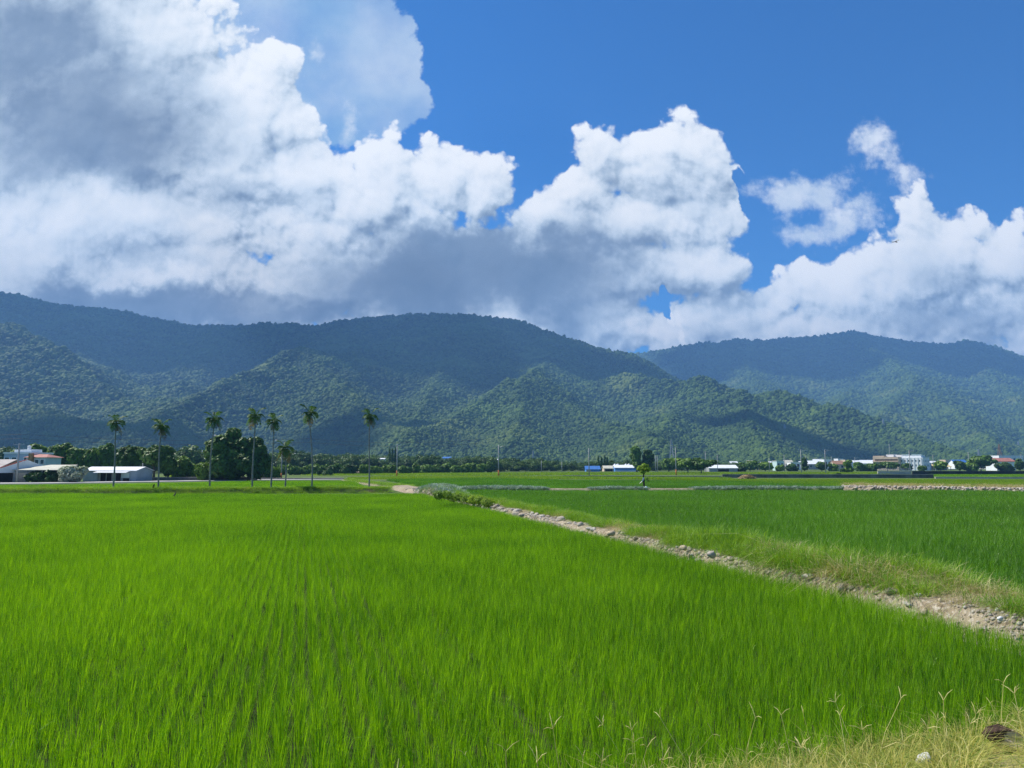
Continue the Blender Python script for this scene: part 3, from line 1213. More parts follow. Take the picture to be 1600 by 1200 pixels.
special = [
    (1290, 900, 0.30, 0.16, m_tan, "large smooth tan boulder lying on top of the stone bank before tall weeds"),
    (1112, 869, 0.26, 0.22, m_rock, "dark shaded boulder low in the stone bank beside the bright paddy"),
    (1093, 853, 0.22, 0.15, m_tan, "pale yellowish round stone standing highest among the rubble of the bank"),
    (1055, 848, 0.30, 0.17, m_rock, "grey flat stone topping the small heap on the bank"),
    (1068, 858, 0.26, 0.16, m_tan, "long tan stone at the foot of the small heap on the bank"),
    (1487, 947, 0.17, 0.14, m_rock, "big brown round stone at the rice edge near the right end of the bank"),
    (1470, 941, 0.13, 0.10, m_tan, "tan stone just left of the big brown one at the rice edge"),
    (1413, 922, 0.14, 0.12, m_rock, "grey stone half hidden under weeds on the bank"),
    (1558, 955, 0.10, 0.08, m_white, "upper of two bright white stones at the right end of the bank"),
    (1563, 968, 0.10, 0.07, m_white, "lower of two bright white stones, touching the rice at right"),
    (1343, 908, 0.22, 0.07, m_rock, "flat slab stone on the stacked pile beside the tan boulder"),
    (1352, 913, 0.20, 0.07, m_tan, "tan slab stone at the bottom of the stacked pile beside the boulder"),
    (1336, 905, 0.16, 0.06, m_rock, "small top slab of the stacked stone pile beside the tan boulder"),
    (955, 835, 0.34, 0.20, m_tan, "long pale stone in the bank halfway along the bright paddy"),
    (815, 806, 0.30, 0.18, m_rock, "single grey stone at the tip of the bank rubble near the shrubs"),
    (1435, 932, 0.15, 0.09, m_white, "whitish stone at the rice edge left of the brown stones"),
    (1356, 917, 0.10, 0.08, m_white, "small white stone under the stacked pile at the rice edge"),
]
for k_, (px, py, a, hgt, mt, lab) in enumerate(special):
    me = rock_mesh(100 + k_, 3, 1.0, 0.10)
    me.materials.append(mt)
    p = on_bank(px, py)
    p.z += hgt * 0.2
    put_rock(me, p, (a * 0.5, a * 0.48, hgt * 0.55), lab, rz=R.uniform(-0.4, 0.4), tilt=0.12)

n_rock = 0
while n_rock < 250:
    s_ = 9.0 + (S_END - 9.0) * R.random() ** 1.15
    dens_ = 0.25 + 0.9 * float(vnoise(np.array([s_ * 0.32]), np.array([0.5]), 77)[0])
    if R.random() > dens_:
        continue
    mo = math.exp(-((s_ - MOUND_S) / 4.0) ** 2)
    t_ = T0 - 0.10 + abs(R.gauss(0, 0.36 + 0.7 * mo))
    if s_ < 24 and R.random() < 0.5:
        continue
    a = min(0.21, 0.055 * math.exp(R.gauss(0.35, 0.42))) * (1 + 0.35 * min(1, s_ / 45))
    p = bank_pt(s_, t_, a * 0.2)
    put_rock(rocks[R.randrange(9)], p, (a, a * R.uniform(.8, 1.1), a * R.uniform(.7, 1.0)),
             "small weathered fieldstone in the rubble along the paddy side of the bank", "fieldstones edging the grassy bank")
    n_rock += 1

# loose pebbles and clods between them
peb = [rock_mesh(60 + i, 1, 0.6, 0.2) for i in range(3)]
for me in peb:
    me.materials.append(m_rock)
NPB = 6000
s_ = 9 + (S_END + 6 - 9) * rng.uniform(0, 1, NPB) ** 1.1
t_ = T0 - 0.12 + np.abs(rng.normal(0, 0.45, NPB))
k = vnoise(s_ * 0.4, t_ * 0.8, 33) > 0.38
s_, t_ = s_[k], t_[k]
NPB = len(s_)
z_ = bank_z(s_, t_)
sz = rng.uniform(0.018, 0.055, NPB) * (1 + s_ / 70)
scatter("gravel", np.stack([s_ * AX.x + t_ * BX.x, s_ * AX.y + t_ * BX.y, z_ + sz * 0.2], -1), rng.uniform(-0.5, 6, (NPB, 3)) * [0.1, 0.1, 1], sz, peb,
        "small grey-brown gravel and clods on the stone bank", "gravel")

# ---- weeds
m_weed = leaf_mat("weed_leaf", (0.120, 0.270, 0.020), (0.290, 0.450, 0.045), 0.42, (1.25, 1.2, 0.4), 0.5, patch=((0.30, 0.26, 0.10), 0.45, 0.60, 0.78))
m_straw = leaf_mat("dry_grass", (0.36, 0.31, 0.14), (0.60, 0.53, 0.27), 0.30, (1.1, 1.0, 0.6), 0.8)
m_verge = leaf_mat("verge_grass", (0.34, 0.37, 0.06), (0.76, 0.66, 0.24), 0.40, (1.15, 1.1, 0.5), 1.2)
m_silver = leaf_mat("silver_weed", (0.17, 0.26, 0.18), (0.40, 0.48, 0.40), 0.25, (1.0, 1.1, 0.8), 0.4)
m_seed = leaf_mat('seed_head_straw', (0.55, 0.55, 0.18), (0.80, 0.74, 0.34), 0.3, (1.1, 1.0, 0.6), 1.0)
weeds = [tuft(m_weed, 200 + i, 30, 0.16, 0.10, 0.34, 0.007, 0.014, 0.22, 0.16, 0.2) for i in range(4)]
straws = [tuft(m_straw, 220 + i, 26, 0.18, 0.06, 0.30, 0.004, 0.009, 0.30, 0.25, 0.3) for i in range(4)]
m_vgreen = leaf_mat('verge_green', (0.13, 0.24, 0.03), (0.32, 0.40, 0.07), 0.40, (1.15, 1.1, 0.5), 1.2)
vergeg = [tuft(m_vgreen if i < 2 else m_verge, 240 + i, 20, 0.12, 0.08, 0.36, 0.005, 0.010, 0.24, 0.20, 0.35) for i in range(5)]
silvers = [tuft(m_silver, 260 + i, 34, 0.22, 0.10, 0.34, 0.03, 0.06, 0.25, 0.10, 0.1) for i in range(3)]

S_BULGE0, S_BULGE1 = st(on_bank(1560, 930))[0], st(on_bank(1215, 862))[0]


def bulge(s_):
    return np.clip((s_ - S_BULGE0 + 2) / 3, 0, 1) * np.clip((S_BULGE1 + 1.5 - s_) / 2.0, 0, 1)


NW = 9500
s_ = 8 + (S_END - 8) * rng.uniform(0, 1, NW) ** 1.2
w_ = rng.uniform(0.10, 1.30, NW)
b_ = bulge(s_)
w_ = np.where(b_ > 0.5, w_ * 1.12 - 0.04, w_)
t_ = T0 + w_ * (T1 - T0)
low = np.where(s_ < 26, 0.0, 0.14) + np.where(s_ < 26, 0.36, 0.52) * vnoise(s_ * 0.55, s_ * 0 + 3.3, 12)
k = (w_ > low - 0.12 * b_) & (rng.uniform(0, 1, NW) < 2.6 * fbm(s_ * 0.6, t_ * 0.9, 3, 15) - 0.55)
s_, t_, b_ = s_[k], t_[k], b_[k]
hh = (0.45 + 1.15 * b_ * rng.uniform(0.5, 1.0, len(s_)) + 1.3 * vnoise(s_ * 0.7, t_ * 0.8, 18)) * rng.uniform(0.7, 1.15, len(s_))
wz = bank_z(s_, t_)
scatter("bank_weeds", np.stack([s_ * AX.x + t_ * BX.x, s_ * AX.y + t_ * BX.y, wz], -1), np.stack([rng.normal(0, .1, len(s_)), rng.normal(0, .1, len(s_)), rng.uniform(0, 6.28, len(s_))], -1),
        np.stack([1.15 * hh ** 0.5, 1.15 * hh ** 0.5, hh], -1), weeds, "light green weeds and grass covering the top of the stone bank", "weeds")
NS = 1900
s_ = 8 + 40 * rng.uniform(0, 1, NS) ** 1.1
t_ = T0 + rng.uniform(0.16, 1.15, NS) * (T1 - T0)
k = fbm(s_ * 0.45, t_ * 0.7, 3, 25) + 0.30 * (s_ < S_BULGE0 + 1.5) > 0.50
s_, t_ = s_[k], t_[k]
hh = rng.uniform(0.5, 1.25, len(s_)) * (1 + 0.9 * bulge(s_))
scatter("dry_grass", np.stack([s_ * AX.x + t_ * BX.x, s_ * AX.y + t_ * BX.y, bank_z(s_, t_)], -1),
        np.stack([rng.normal(0, .2, len(s_)), rng.normal(0, .2, len(s_)), rng.uniform(0, 6.28, len(s_))], -1),
        hh, straws, "straw-coloured dry grass matted over the stone bank", "dry grass")


def strip(name, a, b, width, zt, mat, nz=0.05, kind="structure"):
    """low earth berm between two ground points"""
    a, b = Vector((a[0], a[1], 0)), Vector((b[0], b[1], 0))
    d = (b - a)
    L_ = d.length
    d.normalize()
    nrm = Vector((-d.y, d.x, 0))
    ns = max(4, int(L_ / 0.6))
    sv = np.linspace(0, L_, ns)
    wv = np.linspace(-0.5, 0.5, 9)
    SV, WV = np.meshgrid(sv, wv, indexing='ij')
    z = zt * (1 - (2 * np.abs(WV)) ** 3) + nz * (fbm(SV * 0.7, WV * 3, 3, 5) - 0.5) * (np.abs(WV) < 0.45)
    x = a.x + d.x * SV + nrm.x * WV * width
    y = a.y + d.y * SV + nrm.y * WV * width
    ii = np.arange(SV.size).reshape(SV.shape)
    qd = np.stack([ii[:-1, :-1], ii[1:, :-1], ii[1:, 1:], ii[:-1, 1:]], -1).reshape(-1, 4)
    o = link(name, np_mesh(name, np.stack([x, y, z + 0.008], -1).reshape(-1, 3), qd, True), mat)
    return tag(o, kind=kind)


def along(a, b, n, jitter):
    u = rng.uniform(0, 1, n)
    x = a[0] + (b[0] - a[0]) * u + rng.normal(0, jitter * 0.3, n)
    y = a[1] + (b[1] - a[1]) * u + rng.normal(0, jitter, n)
    return x, y


# berm carrying the palms
PB0, PB1 = gp(-90, 768.0, 0.4), gp(606, 763.6, 0.4)
strip("path_berm", PB0, PB1, 2.2, 0.46, m_bank)
x, y = along(PB0, PB1, 6500, 0.85)
hh = rng.uniform(0.5, 1.35, len(x)) * (0.7 + 0.7 * vnoise(x * 0.3, y * 0.3, 3))
scatter("berm_weeds", np.stack([x, y, np.clip(0.46 * (1 - (np.abs(y - (PB0[1] + (PB1[1] - PB0[1]) * (x - PB0[0]) / (PB1[0] - PB0[0]))) / 1.1) ** 3), 0, 1)], -1), np.stack([rng.normal(0, .1, len(x)), rng.normal(0, .1, len(x)), rng.uniform(0, 6.28, len(x))], -1),
        np.stack([1.5 * hh ** .5, 1.5 * hh ** .5, hh], -1), weeds, "pale green weeds along the berm under the palms", "weeds")
# silver weeds between the right paddies
SW0, SW1 = gp(720, 764.2, 0.3), gp(1330, 763.5, 0.3)
strip("path_berm", SW0, SW1, 1.6, 0.36, m_bank)
x, y = along(SW0, SW1, 1500, 0.45)
k = vnoise(x * 0.16, y * 0.0 + 2.2, 7) > 0.30
x, y = x[k], y[k]
hh = rng.uniform(0.6, 1.5, len(x)) * (0.4 + 0.9 * vnoise(x * 0.16, y * 0.0 + 2.2, 7))
scatter("silver_weeds", np.stack([x, y, np.full(len(x), 0.32)], -1), np.stack([rng.normal(0, .1, len(x)), rng.normal(0, .1, len(x)), rng.uniform(0, 6.28, len(x))], -1),
        np.stack([1.2 * hh ** .5, 1.2 * hh ** .5, hh], -1), silvers, "grey-green silvery weeds in a strip behind the deep green paddy", "weeds")
# rubble wall at right
RW0, RW1 = gp(1322, 766, 0.15), gp(1700, 773, 0.15)
strip("path_berm", RW0, RW1, 2.4, 0.62, m_bank)
x, y = along(RW0, RW1, 3400, 0.6)
z = 0.62 * rng.uniform(0.25, 1.12, len(x))
sz = rng.uniform(0.08, 0.24, len(x))
scatter("rubble", np.stack([x, y, z], -1), rng.uniform(0, 6, (len(x), 3)) * [0.1, 0.1, 1], sz, [rocks[4], rocks[6], rocks[7]],
        "grey rubble stones piled in the low wall across the right side", "rubble")
x, y = along(RW0, RW1, 500, 0.6)
scatter("dry_grass", np.stack([x, y + 0.6, np.full(len(x), 0.85)], -1), np.stack([rng.normal(0, .2, len(x)), rng.normal(0, .2, len(x)), rng.uniform(0, 6.28, len(x))], -1),
        rng.uniform(0.7, 1.6, len(x)), straws, "dry straw grass on top of the rubble wall at right", "dry grass")

# grey-green weeds and rubble over the mound at the bank's far end
NM = 900
s_ = MOUND_S + rng.normal(0, 4.0, NM)
t_ = rng.uniform(T0, T1 + 0.2, NM)
scatter("mound_weeds", np.stack([s_ * AX.x + t_ * BX.x, s_ * AX.y + t_ * BX.y, bank_z(s_, t_)], -1), np.stack([s_ * 0, s_ * 0, rng.uniform(0, 6.28, NM)], -1),
        rng.uniform(0.7, 1.5, NM), [weeds[0], silvers[0], straws[0], weeds[2]], "grey-green weeds and straw on the mound at the far end of the bank", "weeds")
s_ = MOUND_S + rng.normal(0, 5.0, 700)
t_ = T0 + np.abs(rng.normal(0, 0.8, 700))
scatter("rubble", np.stack([s_ * AX.x + t_ * BX.x, s_ * AX.y + t_ * BX.y, bank_z(s_, t_) + 0.02], -1), rng.uniform(0, 6, (700, 3)) * [0.1, 0.1, 1], rng.uniform(0.06, 0.20, 700),
        [rocks[4], rocks[6], rocks[7]], "grey-brown rubble spilling down the mound at the far end of the bank", "rubble")

# continuation of the stone bank towards the farm track: winding weedy berm
CB = [gp(640, 760, 0.3), gp(600, 756.5, 0.3), gp(560, 751.5, 0.3), gp(543, 748.8, 0.3)]
for a, b in zip(CB[:-1], CB[1:]):
    strip("path_berm", a, b, 2.6, 0.35, m_bank)
    x, y = along(a, b, 800, 0.8)
    hh = rng.uniform(0.5, 1.4, len(x))
    scatter("berm_weeds", np.stack([x, y, np.full(len(x), 0.25)], -1), np.stack([x * 0, x * 0, rng.uniform(0, 6.28, len(x))], -1),
            np.stack([2 * hh ** .5, 2 * hh ** .5, hh], -1), weeds, "weeds on the winding berm leading from the mound to the far trees", "weeds")

# ---- shrubs growing in a row on the bank
m_vine = leaf_mat("vine_leaf", (0.130, 0.240, 0.018), (0.300, 0.420, 0.045), 0.4, (1.2, 1.2, 0.4), 2.0)
m_wood = flat_mat("bark", (0.13, 0.105, 0.075), 0.9, 0.15, 0.3, 3.0, 0.6)


def leaf_cloud(name, lobes, n, size, mat, seed, up=0.35, shell=0.65, asp=0.62):
    """leaf-sized faces spread through overlapping lobes (cx,cy,cz,rx,ry,rz)"""
    r_ = np.random.default_rng(seed)
    lb = np.array(lobes, dtype=float)
    area = (lb[:, 3] * lb[:, 4] + lb[:, 3] * lb[:, 5] + lb[:, 4] * lb[:, 5])
    ch = r_.choice(len(lb), n, p=area / area.sum())
    d = r_.normal(size=(n, 3))
    d /= np.linalg.norm(d, axis=1, keepdims=True)
    rad_ = (shell + (1.04 - shell) * r_.uniform(0, 1, n) ** 0.55) * (1 + 0.17 * np.sin(d[:, 0] * 8 + ch) * np.cos(d[:, 2] * 6 + ch * 2))
    c = lb[ch, :3] + d * lb[ch, 3:] * rad_[:, None]
    nrm = d * 0.9 + r_.normal(size=(n, 3)) * 0.42 + np.array([0, 0, up])
    nrm /= np.linalg.norm(nrm, axis=1, keepdims=True)
    a = np.cross(nrm, r_.normal(size=(n, 3)))
    a /= np.linalg.norm(a, axis=1, keepdims=True)
    b = np.cross(nrm, a)
    s = size * r_.uniform(0.6, 1.35, n)[:, None]
    fold = nrm * s * 0.18
    v_ = np.stack([c - a * s, c - b * s * asp + fold, c + a * s, c + b * s * asp + fold], 1).reshape(-1, 3)
    q_ = np.arange(n * 4).reshape(n, 4)
    me = np_mesh(name, v_, q_)
    me.materials.append(mat)
    return me


for k_, (px, py, w) in enumerate([(688, 779, .6), (699, 780, .55), (709, 782, .6), (720, 783, .55), (731, 785, .6), (742, 787, .58), (753, 789, .6), (763, 791, .62)]):
    p = on_bank(px, py)
    o = empty("shrub", p, None, None)
    lab = {0: "yellow-green leafy shrub at the far end of the row on the stone bank", 7: "yellow-green leafy shrub at the near end of the row on the bank"}.get(
        k_, "low yellow-green leafy shrub within the row growing on the stone bank")
    tag(o, lab, "shrub", "shrubs in a row on the bank")
    lob = [(R.uniform(-.25, .25), R.uniform(-.3, .3), R.uniform(.15, .38), R.uniform(.24, .38), R.uniform(.24, .38), R.uniform(.2, .3)) for _ in range(6)]
    link("foliage", leaf_cloud("foliage", lob, 750, 0.055, m_vine, 400 + k_), None, o)
    mb = MB()
    for j in range(4):
        a = R.uniform(0, 6.28)
        mb.tube([(0, 0, -0.05), (math.cos(a) * .1, math.sin(a) * .1, 0.15), (math.cos(a) * .2, math.sin(a) * .2, 0.32)], [0.015, 0.011, 0.006], 5)
    mb.build("stem", m_wood, o)

# ---- verge by the viewer: slope with dry grass, bottom right
def verge_z(x, y):
    d = -verge_side(x, y)
    return np.clip(0.02 + d * 0.20, 0.0, 1.35) + 0.05 * (fbm(x * 2, y * 2, 3, 2) - 0.5)


def on_verge(px, py):
    z = 0.5
    for _ in range(14):
        p = ground(px, py, z)
        z = 0.5 * z + 0.5 * max(0.0, float(verge_z(np.array([p.x]), np.array([p.y]))[0]))
    return ground(px, py, z)


P_SPLIT, P_WHITE = on_verge(1572, 1176), on_verge(1446, 1207)
print("split", P_SPLIT, "white", P_WHITE)


def stone_clear(x, y):
    ok = np.ones(len(x), bool)
    for p, r_ in ((P_SPLIT, 0.30), (P_WHITE, 0.16)):
        for f in (1.0, 0.95, 0.9, 0.85, 0.8):
            ok &= (np.hypot(x - p.x * f, y - p.y * f) > r_) | (rng.uniform(0, 1, len(x)) < 0.06)
    return ok


m_vsoil = flat_mat("verge_soil", (0.30, 0.25, 0.15), 0.95, 0.1, 0.3, 3.0, 0.6)
gx, gy = np.meshgrid(np.linspace(-14, 22, 200), np.linspace(-8, 16, 150), indexing='ij')
gz = verge_z(gx, gy)
gz = np.where(verge_side(gx, gy) > 0.1, -0.08, gz)
ii = np.arange(gx.size).reshape(gx.shape)
qd = np.stack([ii[:-1, :-1], ii[1:, :-1], ii[1:, 1:], ii[:-1, 1:]], -1).reshape(-1, 4)
tag(link("road_verge", np_mesh("road_verge", np.stack([gx, gy, gz], -1).reshape(-1, 3), qd, True), m_vsoil), kind="structure")
NV = 24000
x, y = rng.uniform(-2, 11, NV), rng.uniform(1.5, 11.5, NV)
d = verge_side(x, y)
k = (d < 0.42) & (d > -3.5) & (np.abs(x) < y * 0.8 + 0.5) & (rng.uniform(0, 1, NV) < np.clip(1.0 - (d + 0.1) / 0.5, 0.12, 1)) & (stone_clear(x, y))
x, y, d = x[k], y[k], d[k]
z = np.maximum(verge_z(x, y), 0)
hh = rng.uniform(0.55, 1.25, len(x))
scatter("verge_grass", np.stack([x, y, z], -1), np.stack([rng.normal(0, .15, len(x)), rng.normal(0, .15, len(x)), rng.uniform(0, 6.28, len(x))], -1),
        np.stack([hh, hh, hh * 0.95], -1), vergeg, "yellowing dry grass on the road verge at the bottom right corner", "grass")


# finger-like seed heads standing above the verge grass
def seed_head(seed):
    r_ = random.Random(seed)
    mb = MB()
    h = r_.uniform(0.45, 0.66)
    lx, ly = r_.uniform(-.12, .12), r_.uniform(-.12, .12)
    top = Vector((lx, ly, h))
    mb.tube([(0, 0, 0), (lx * .3, ly * .3, h * .55), top], [0.0026, 0.0022, 0.0018], 4)
    nf_ = r_.randint(2, 5)
    a0 = r_.uniform(0, 6)
    for j in range(nf_):
        a = a0 + j * 2 * PI / nf_ + r_.uniform(-.4, .4)
        L_ = r_.uniform(0.08, 0.15)
        o_ = Vector((math.cos(a), math.sin(a), r_.uniform(0.5, 1.4))).normalized()
        mb.tube([top, top + o_ * L_ * .5 + Vector((0, 0, .006)), top + o_ * L_ + Vector((0, 0, -.012))], [0.0018, 0.003, 0.0012], 4)
    for j in range(2):
        a = r_.uniform(0, 6.28)
        b_ = Vector((lx * .25, ly * .25, h * .35))
        o_ = Vector((math.cos(a) * .16, math.sin(a) * .16, .07))
        mb.tube([b_, b_ + o_ * .6 + Vector((0, 0, .04)), b_ + o_ * 1.2], [0.003, 0.0025, 0.0008], 4)
    me = mb.mesh("seed_head")
    me.materials.append(m_seed)
    return me


heads = [seed_head(i) for i in range(7)]
NH = 1500
x, y = rng.uniform(-1, 9, NH), rng.uniform(1.5, 10.5, NH)
d = verge_side(x, y)
k = (d < 0.60) & (d > -1.2) & (np.abs(x) < y * 0.8 + 0.5) & (rng.uniform(0, 1, NH) < np.where(d > 0.1, 0.10, 0.28))
x, y = x[k], y[k]
z = np.maximum(verge_z(x, y), 0)
scatter("seed_grass", np.stack([x, y, z], -1), np.stack([rng.normal(0, .2, len(x)), rng.normal(0, .2, len(x)), rng.uniform(0, 6.28, len(x))], -1),
        rng.uniform(0.8, 1.2, len(x)), heads, "straw-coloured grass stalks with finger-like seed heads on the verge", "grass")


def on_verge(px, py):
    z = 0.5
    for _ in range(12):
        p = ground(px, py, z)
        z = 0.5 * z + 0.5 * max(0.0, float(verge_z(np.array([p.x]), np.array([p.y]))[0]))
    return ground(px, py, z)


# split stone with a dark broken face
m_split, gg = mat_new("split_stone")
pp = objco(gg)
sepn = gg.node('ShaderNodeSeparateXYZ')
gg.link(pp, sepn.inputs[0])
sx, sy_, szz = (S(gg, sepn.outputs[i]) for i in range(3))
nn = gg.noise(pp, 14.0, 5.0, 0.65)
crust = gg.sstep((szz * 3.0 - sx * 4.5) + (nn - 0.5) * 1.6, 0.12, 0.30)
cc = gg.mix(crust, gg.mix(gg.sstep(nn, 0.3, 0.7), (0.50, 0.40, 0.28), (0.62, 0.53, 0.41)), gg.mix(gg.sstep(nn, 0.4, 0.6), (0.028, 0.018, 0.013), (0.10, 0.065, 0.045)))
out(gg, principled(gg, cc, 0.9, 0.15, bump(gg, nn, 0.7, 0.02)))
p = P_SPLIT
me = rock_mesh(301, 2, 1.0, 0.30)
me.polygons.foreach_set('use_smooth', [False] * len(me.polygons))
me.materials.append(m_split)
for v_ in me.vertices:
    v_.co = (v_.co.x * 0.20 * (1.0 + 0.5 * v_.co.z) + 0.05 * max(0, v_.co.z) ** 2, v_.co.y * 0.14, v_.co.z * (0.07 if v_.co.x > 0 else 0.13))
o = link("split_stone", me)
o.location = p + Vector((0, 0, 0.13))
o.rotation_euler = (0.35, 0.28, -0.3)
tag(o, "split tan stone with dark brown crust lying in dry grass at bottom right", "stone")
me = rock_mesh(303, 3, 1.0, 0.06)
me.materials.append(m_white)
p = P_WHITE
put_rock(me, p + Vector((0, 0, 0.10)), (0.10, 0.08, 0.09), "smooth white stone in the verge grass at the bottom edge of the photo", tilt=0.1, rz=0.1)
me = rock_mesh(305, 2, 1.0, 0.06)
me.materials.append(m_tan)
p = on_verge(1503, 1165)
put_rock(me, p + Vector((0, 0, 0.06)), (0.035, 0.02, 0.014), "thin pale chip of stone in the grass left of the split stone", tilt=0.1, rz=-0.3)
# ------------------------------------------------------------------ trees
m_dark = leaf_mat("leaf_dark", (0.030, 0.080, 0.012), (0.095, 0.185, 0.022), 0.16, (1.3, 1.25, 0.5), 0.5)
m_mid = leaf_mat("leaf_mid", (0.065, 0.150, 0.018), (0.180, 0.300, 0.030), 0.22, (1.3, 1.25, 0.5), 0.4)
m_lime = leaf_mat("leaf_lime", (0.150, 0.270, 0.020), (0.310, 0.450, 0.045), 0.48, (1.2, 1.2, 0.4), 0.5)
m_pale = leaf_mat("leaf_pale", (0.28, 0.32, 0.20), (0.70, 0.72, 0.60), 0.3, (1.0, 1.1, 0.8), 0.9)
m_trunk = flat_mat("trunk_bark", (0.17, 0.14, 0.105), 0.9, 0.12, 0.3, 2.0, 0.6)
LEAF = {'d': m_dark, 'm': m_mid, 'l': m_lime, 'p': m_pale}


def lobes_for(style, w, h, r_):
    L_ = []
    if style == 'round':
        for _ in range(9):
            a, d = r_.uniform(0, 6.28), r_.uniform(0.1, 0.62)
            zz = r_.uniform(0.36, 0.80)
            k = r_.uniform(0.20, 0.36)
            L_.append((math.cos(a) * d * w * .5, math.sin(a) * d * w * .5, zz * h, k * w * .55, k * w * .55, k * h * .55))
        L_.append((0, 0, h * 0.55, w * .34, w * .34, h * .36))
    elif style == 'bush':
        for _ in range(9):
            a, d = r_.uniform(0, 6.28), r_.uniform(0.1, 0.75)
            zz = r_.uniform(0.12, 0.72)
            k = r_.uniform(0.24, 0.36)
            L_.append((math.cos(a) * d * w * .5, math.sin(a) * d * w * .5, zz * h, k * w * .6, k * w * .6, k * h * .7))
        L_.append((0, 0, h * 0.4, w * .36, w * .36, h * .38))
    elif style == 'spread':
        for _ in range(13):
            a, d = r_.uniform(0, 6.28), r_.uniform(0.15, 0.80)
            zz = r_.uniform(0.45, 0.88) - 0.12 * d
            k = r_.uniform(0.16, 0.26)
            L_.append((math.cos(a) * d * w * .5, math.sin(a) * d * w * .5, zz * h, k * w * .7, k * w * .7, k * h * .55))
        L_.append((0, 0, h * 0.62, w * .32, w * .32, h * .22))
    elif style == 'tall':
        for i in range(12):
            zz = r_.uniform(0.18, 0.92)
            d = r_.uniform(0, 0.55) * (1.1 - zz * 0.6)
            a = r_.uniform(0, 6.28)
            k = r_.uniform(0.2, 0.32)
            L_.append((math.cos(a) * d * w * .5, math.sin(a) * d * w * .5, zz * h, k * w * .7, k * w * .7, k * h * .42))
    elif style == 'cypress':
        for i in range(7):
            zz = 0.12 + 0.8 * i / 6
            k = 0.5 * (1.05 - zz) + 0.12
            L_.append((0, 0, zz * h, k * w * .7, k * w * .7, h * .13))
    return L_


def trunk_mesh(h, r0, n_limb, spread, r_, lean=0.0):
    mb = MB()
    top = Vector((lean * h, 0, h * 0.62))
    mb.tube([(0, 0, -0.1), (lean * h * .25, 0, h * .2), (lean * h * .6, 0, h * .42), top], [r0 * 1.35, r0, r0 * .8, r0 * .4], 8)
    for i in range(n_limb):
        a = i * 2.4 + r_.uniform(-.4, .4)
        z0 = h * r_.uniform(0.22, 0.5)
        st_ = Vector((lean * z0, 0, z0))
        e = Vector((math.cos(a) * spread, math.sin(a) * spread, z0 + h * r_.uniform(0.18, 0.35)))
        mid = (st_ + e) * .5 + Vector((0, 0, h * .05))
        mb.tube([st_, mid, e], [r0 * .55, r0 * .38, r0 * .12], 6)
    return mb


def tree(name, label, px, pyb, pyt, wpx, style, leaf, seed, group=None, Y=None, n=None, lobes=None, leafpx=2.3, cat="tree", zb=0.0):
    r_ = random.Random(seed)
    if px > 1160 and 733 <= pyb < 736.3 and Y is None:
        pyb = 736.3
    if px < 430 and pyb < 747 and Y is None:
        pyb = 747
    if Y is None:
        p = ground(px, pyb, zb)
    else:
        p = at(px, pyb, Y)
        p.z = max(p.z, -1.0)
    Y_ = p.y
    h = (pyb - pyt) / F * Y_ * 1.02
    w = wpx / F * Y_
    o = empty(name, p, label, cat, group, rz=0)
    L_ = lobes_for(style, w, h, r_) if lobes is None else [(a * w, b * w * .5, c * h, d * w, d * w, e * h) for a, b, c, d, e in lobes]
    npx = wpx * (pyb - pyt)
    if n is None:
        n = int(min(9000, max(260, npx * 2.4)))
    size = leafpx / F * Y_
    link("crown", leaf_cloud("crown", L_, n, size, LEAF[leaf], seed + 1000), None, o)
    tb = trunk_mesh(h, max(0.03 * h, 0.06) * (0.6 if style in ('bush', 'cypress') else 0.9), 5 if style != 'cypress' else 0, w * .28, r_)
    tb.build("trunk", m_trunk, o, True)
    return o


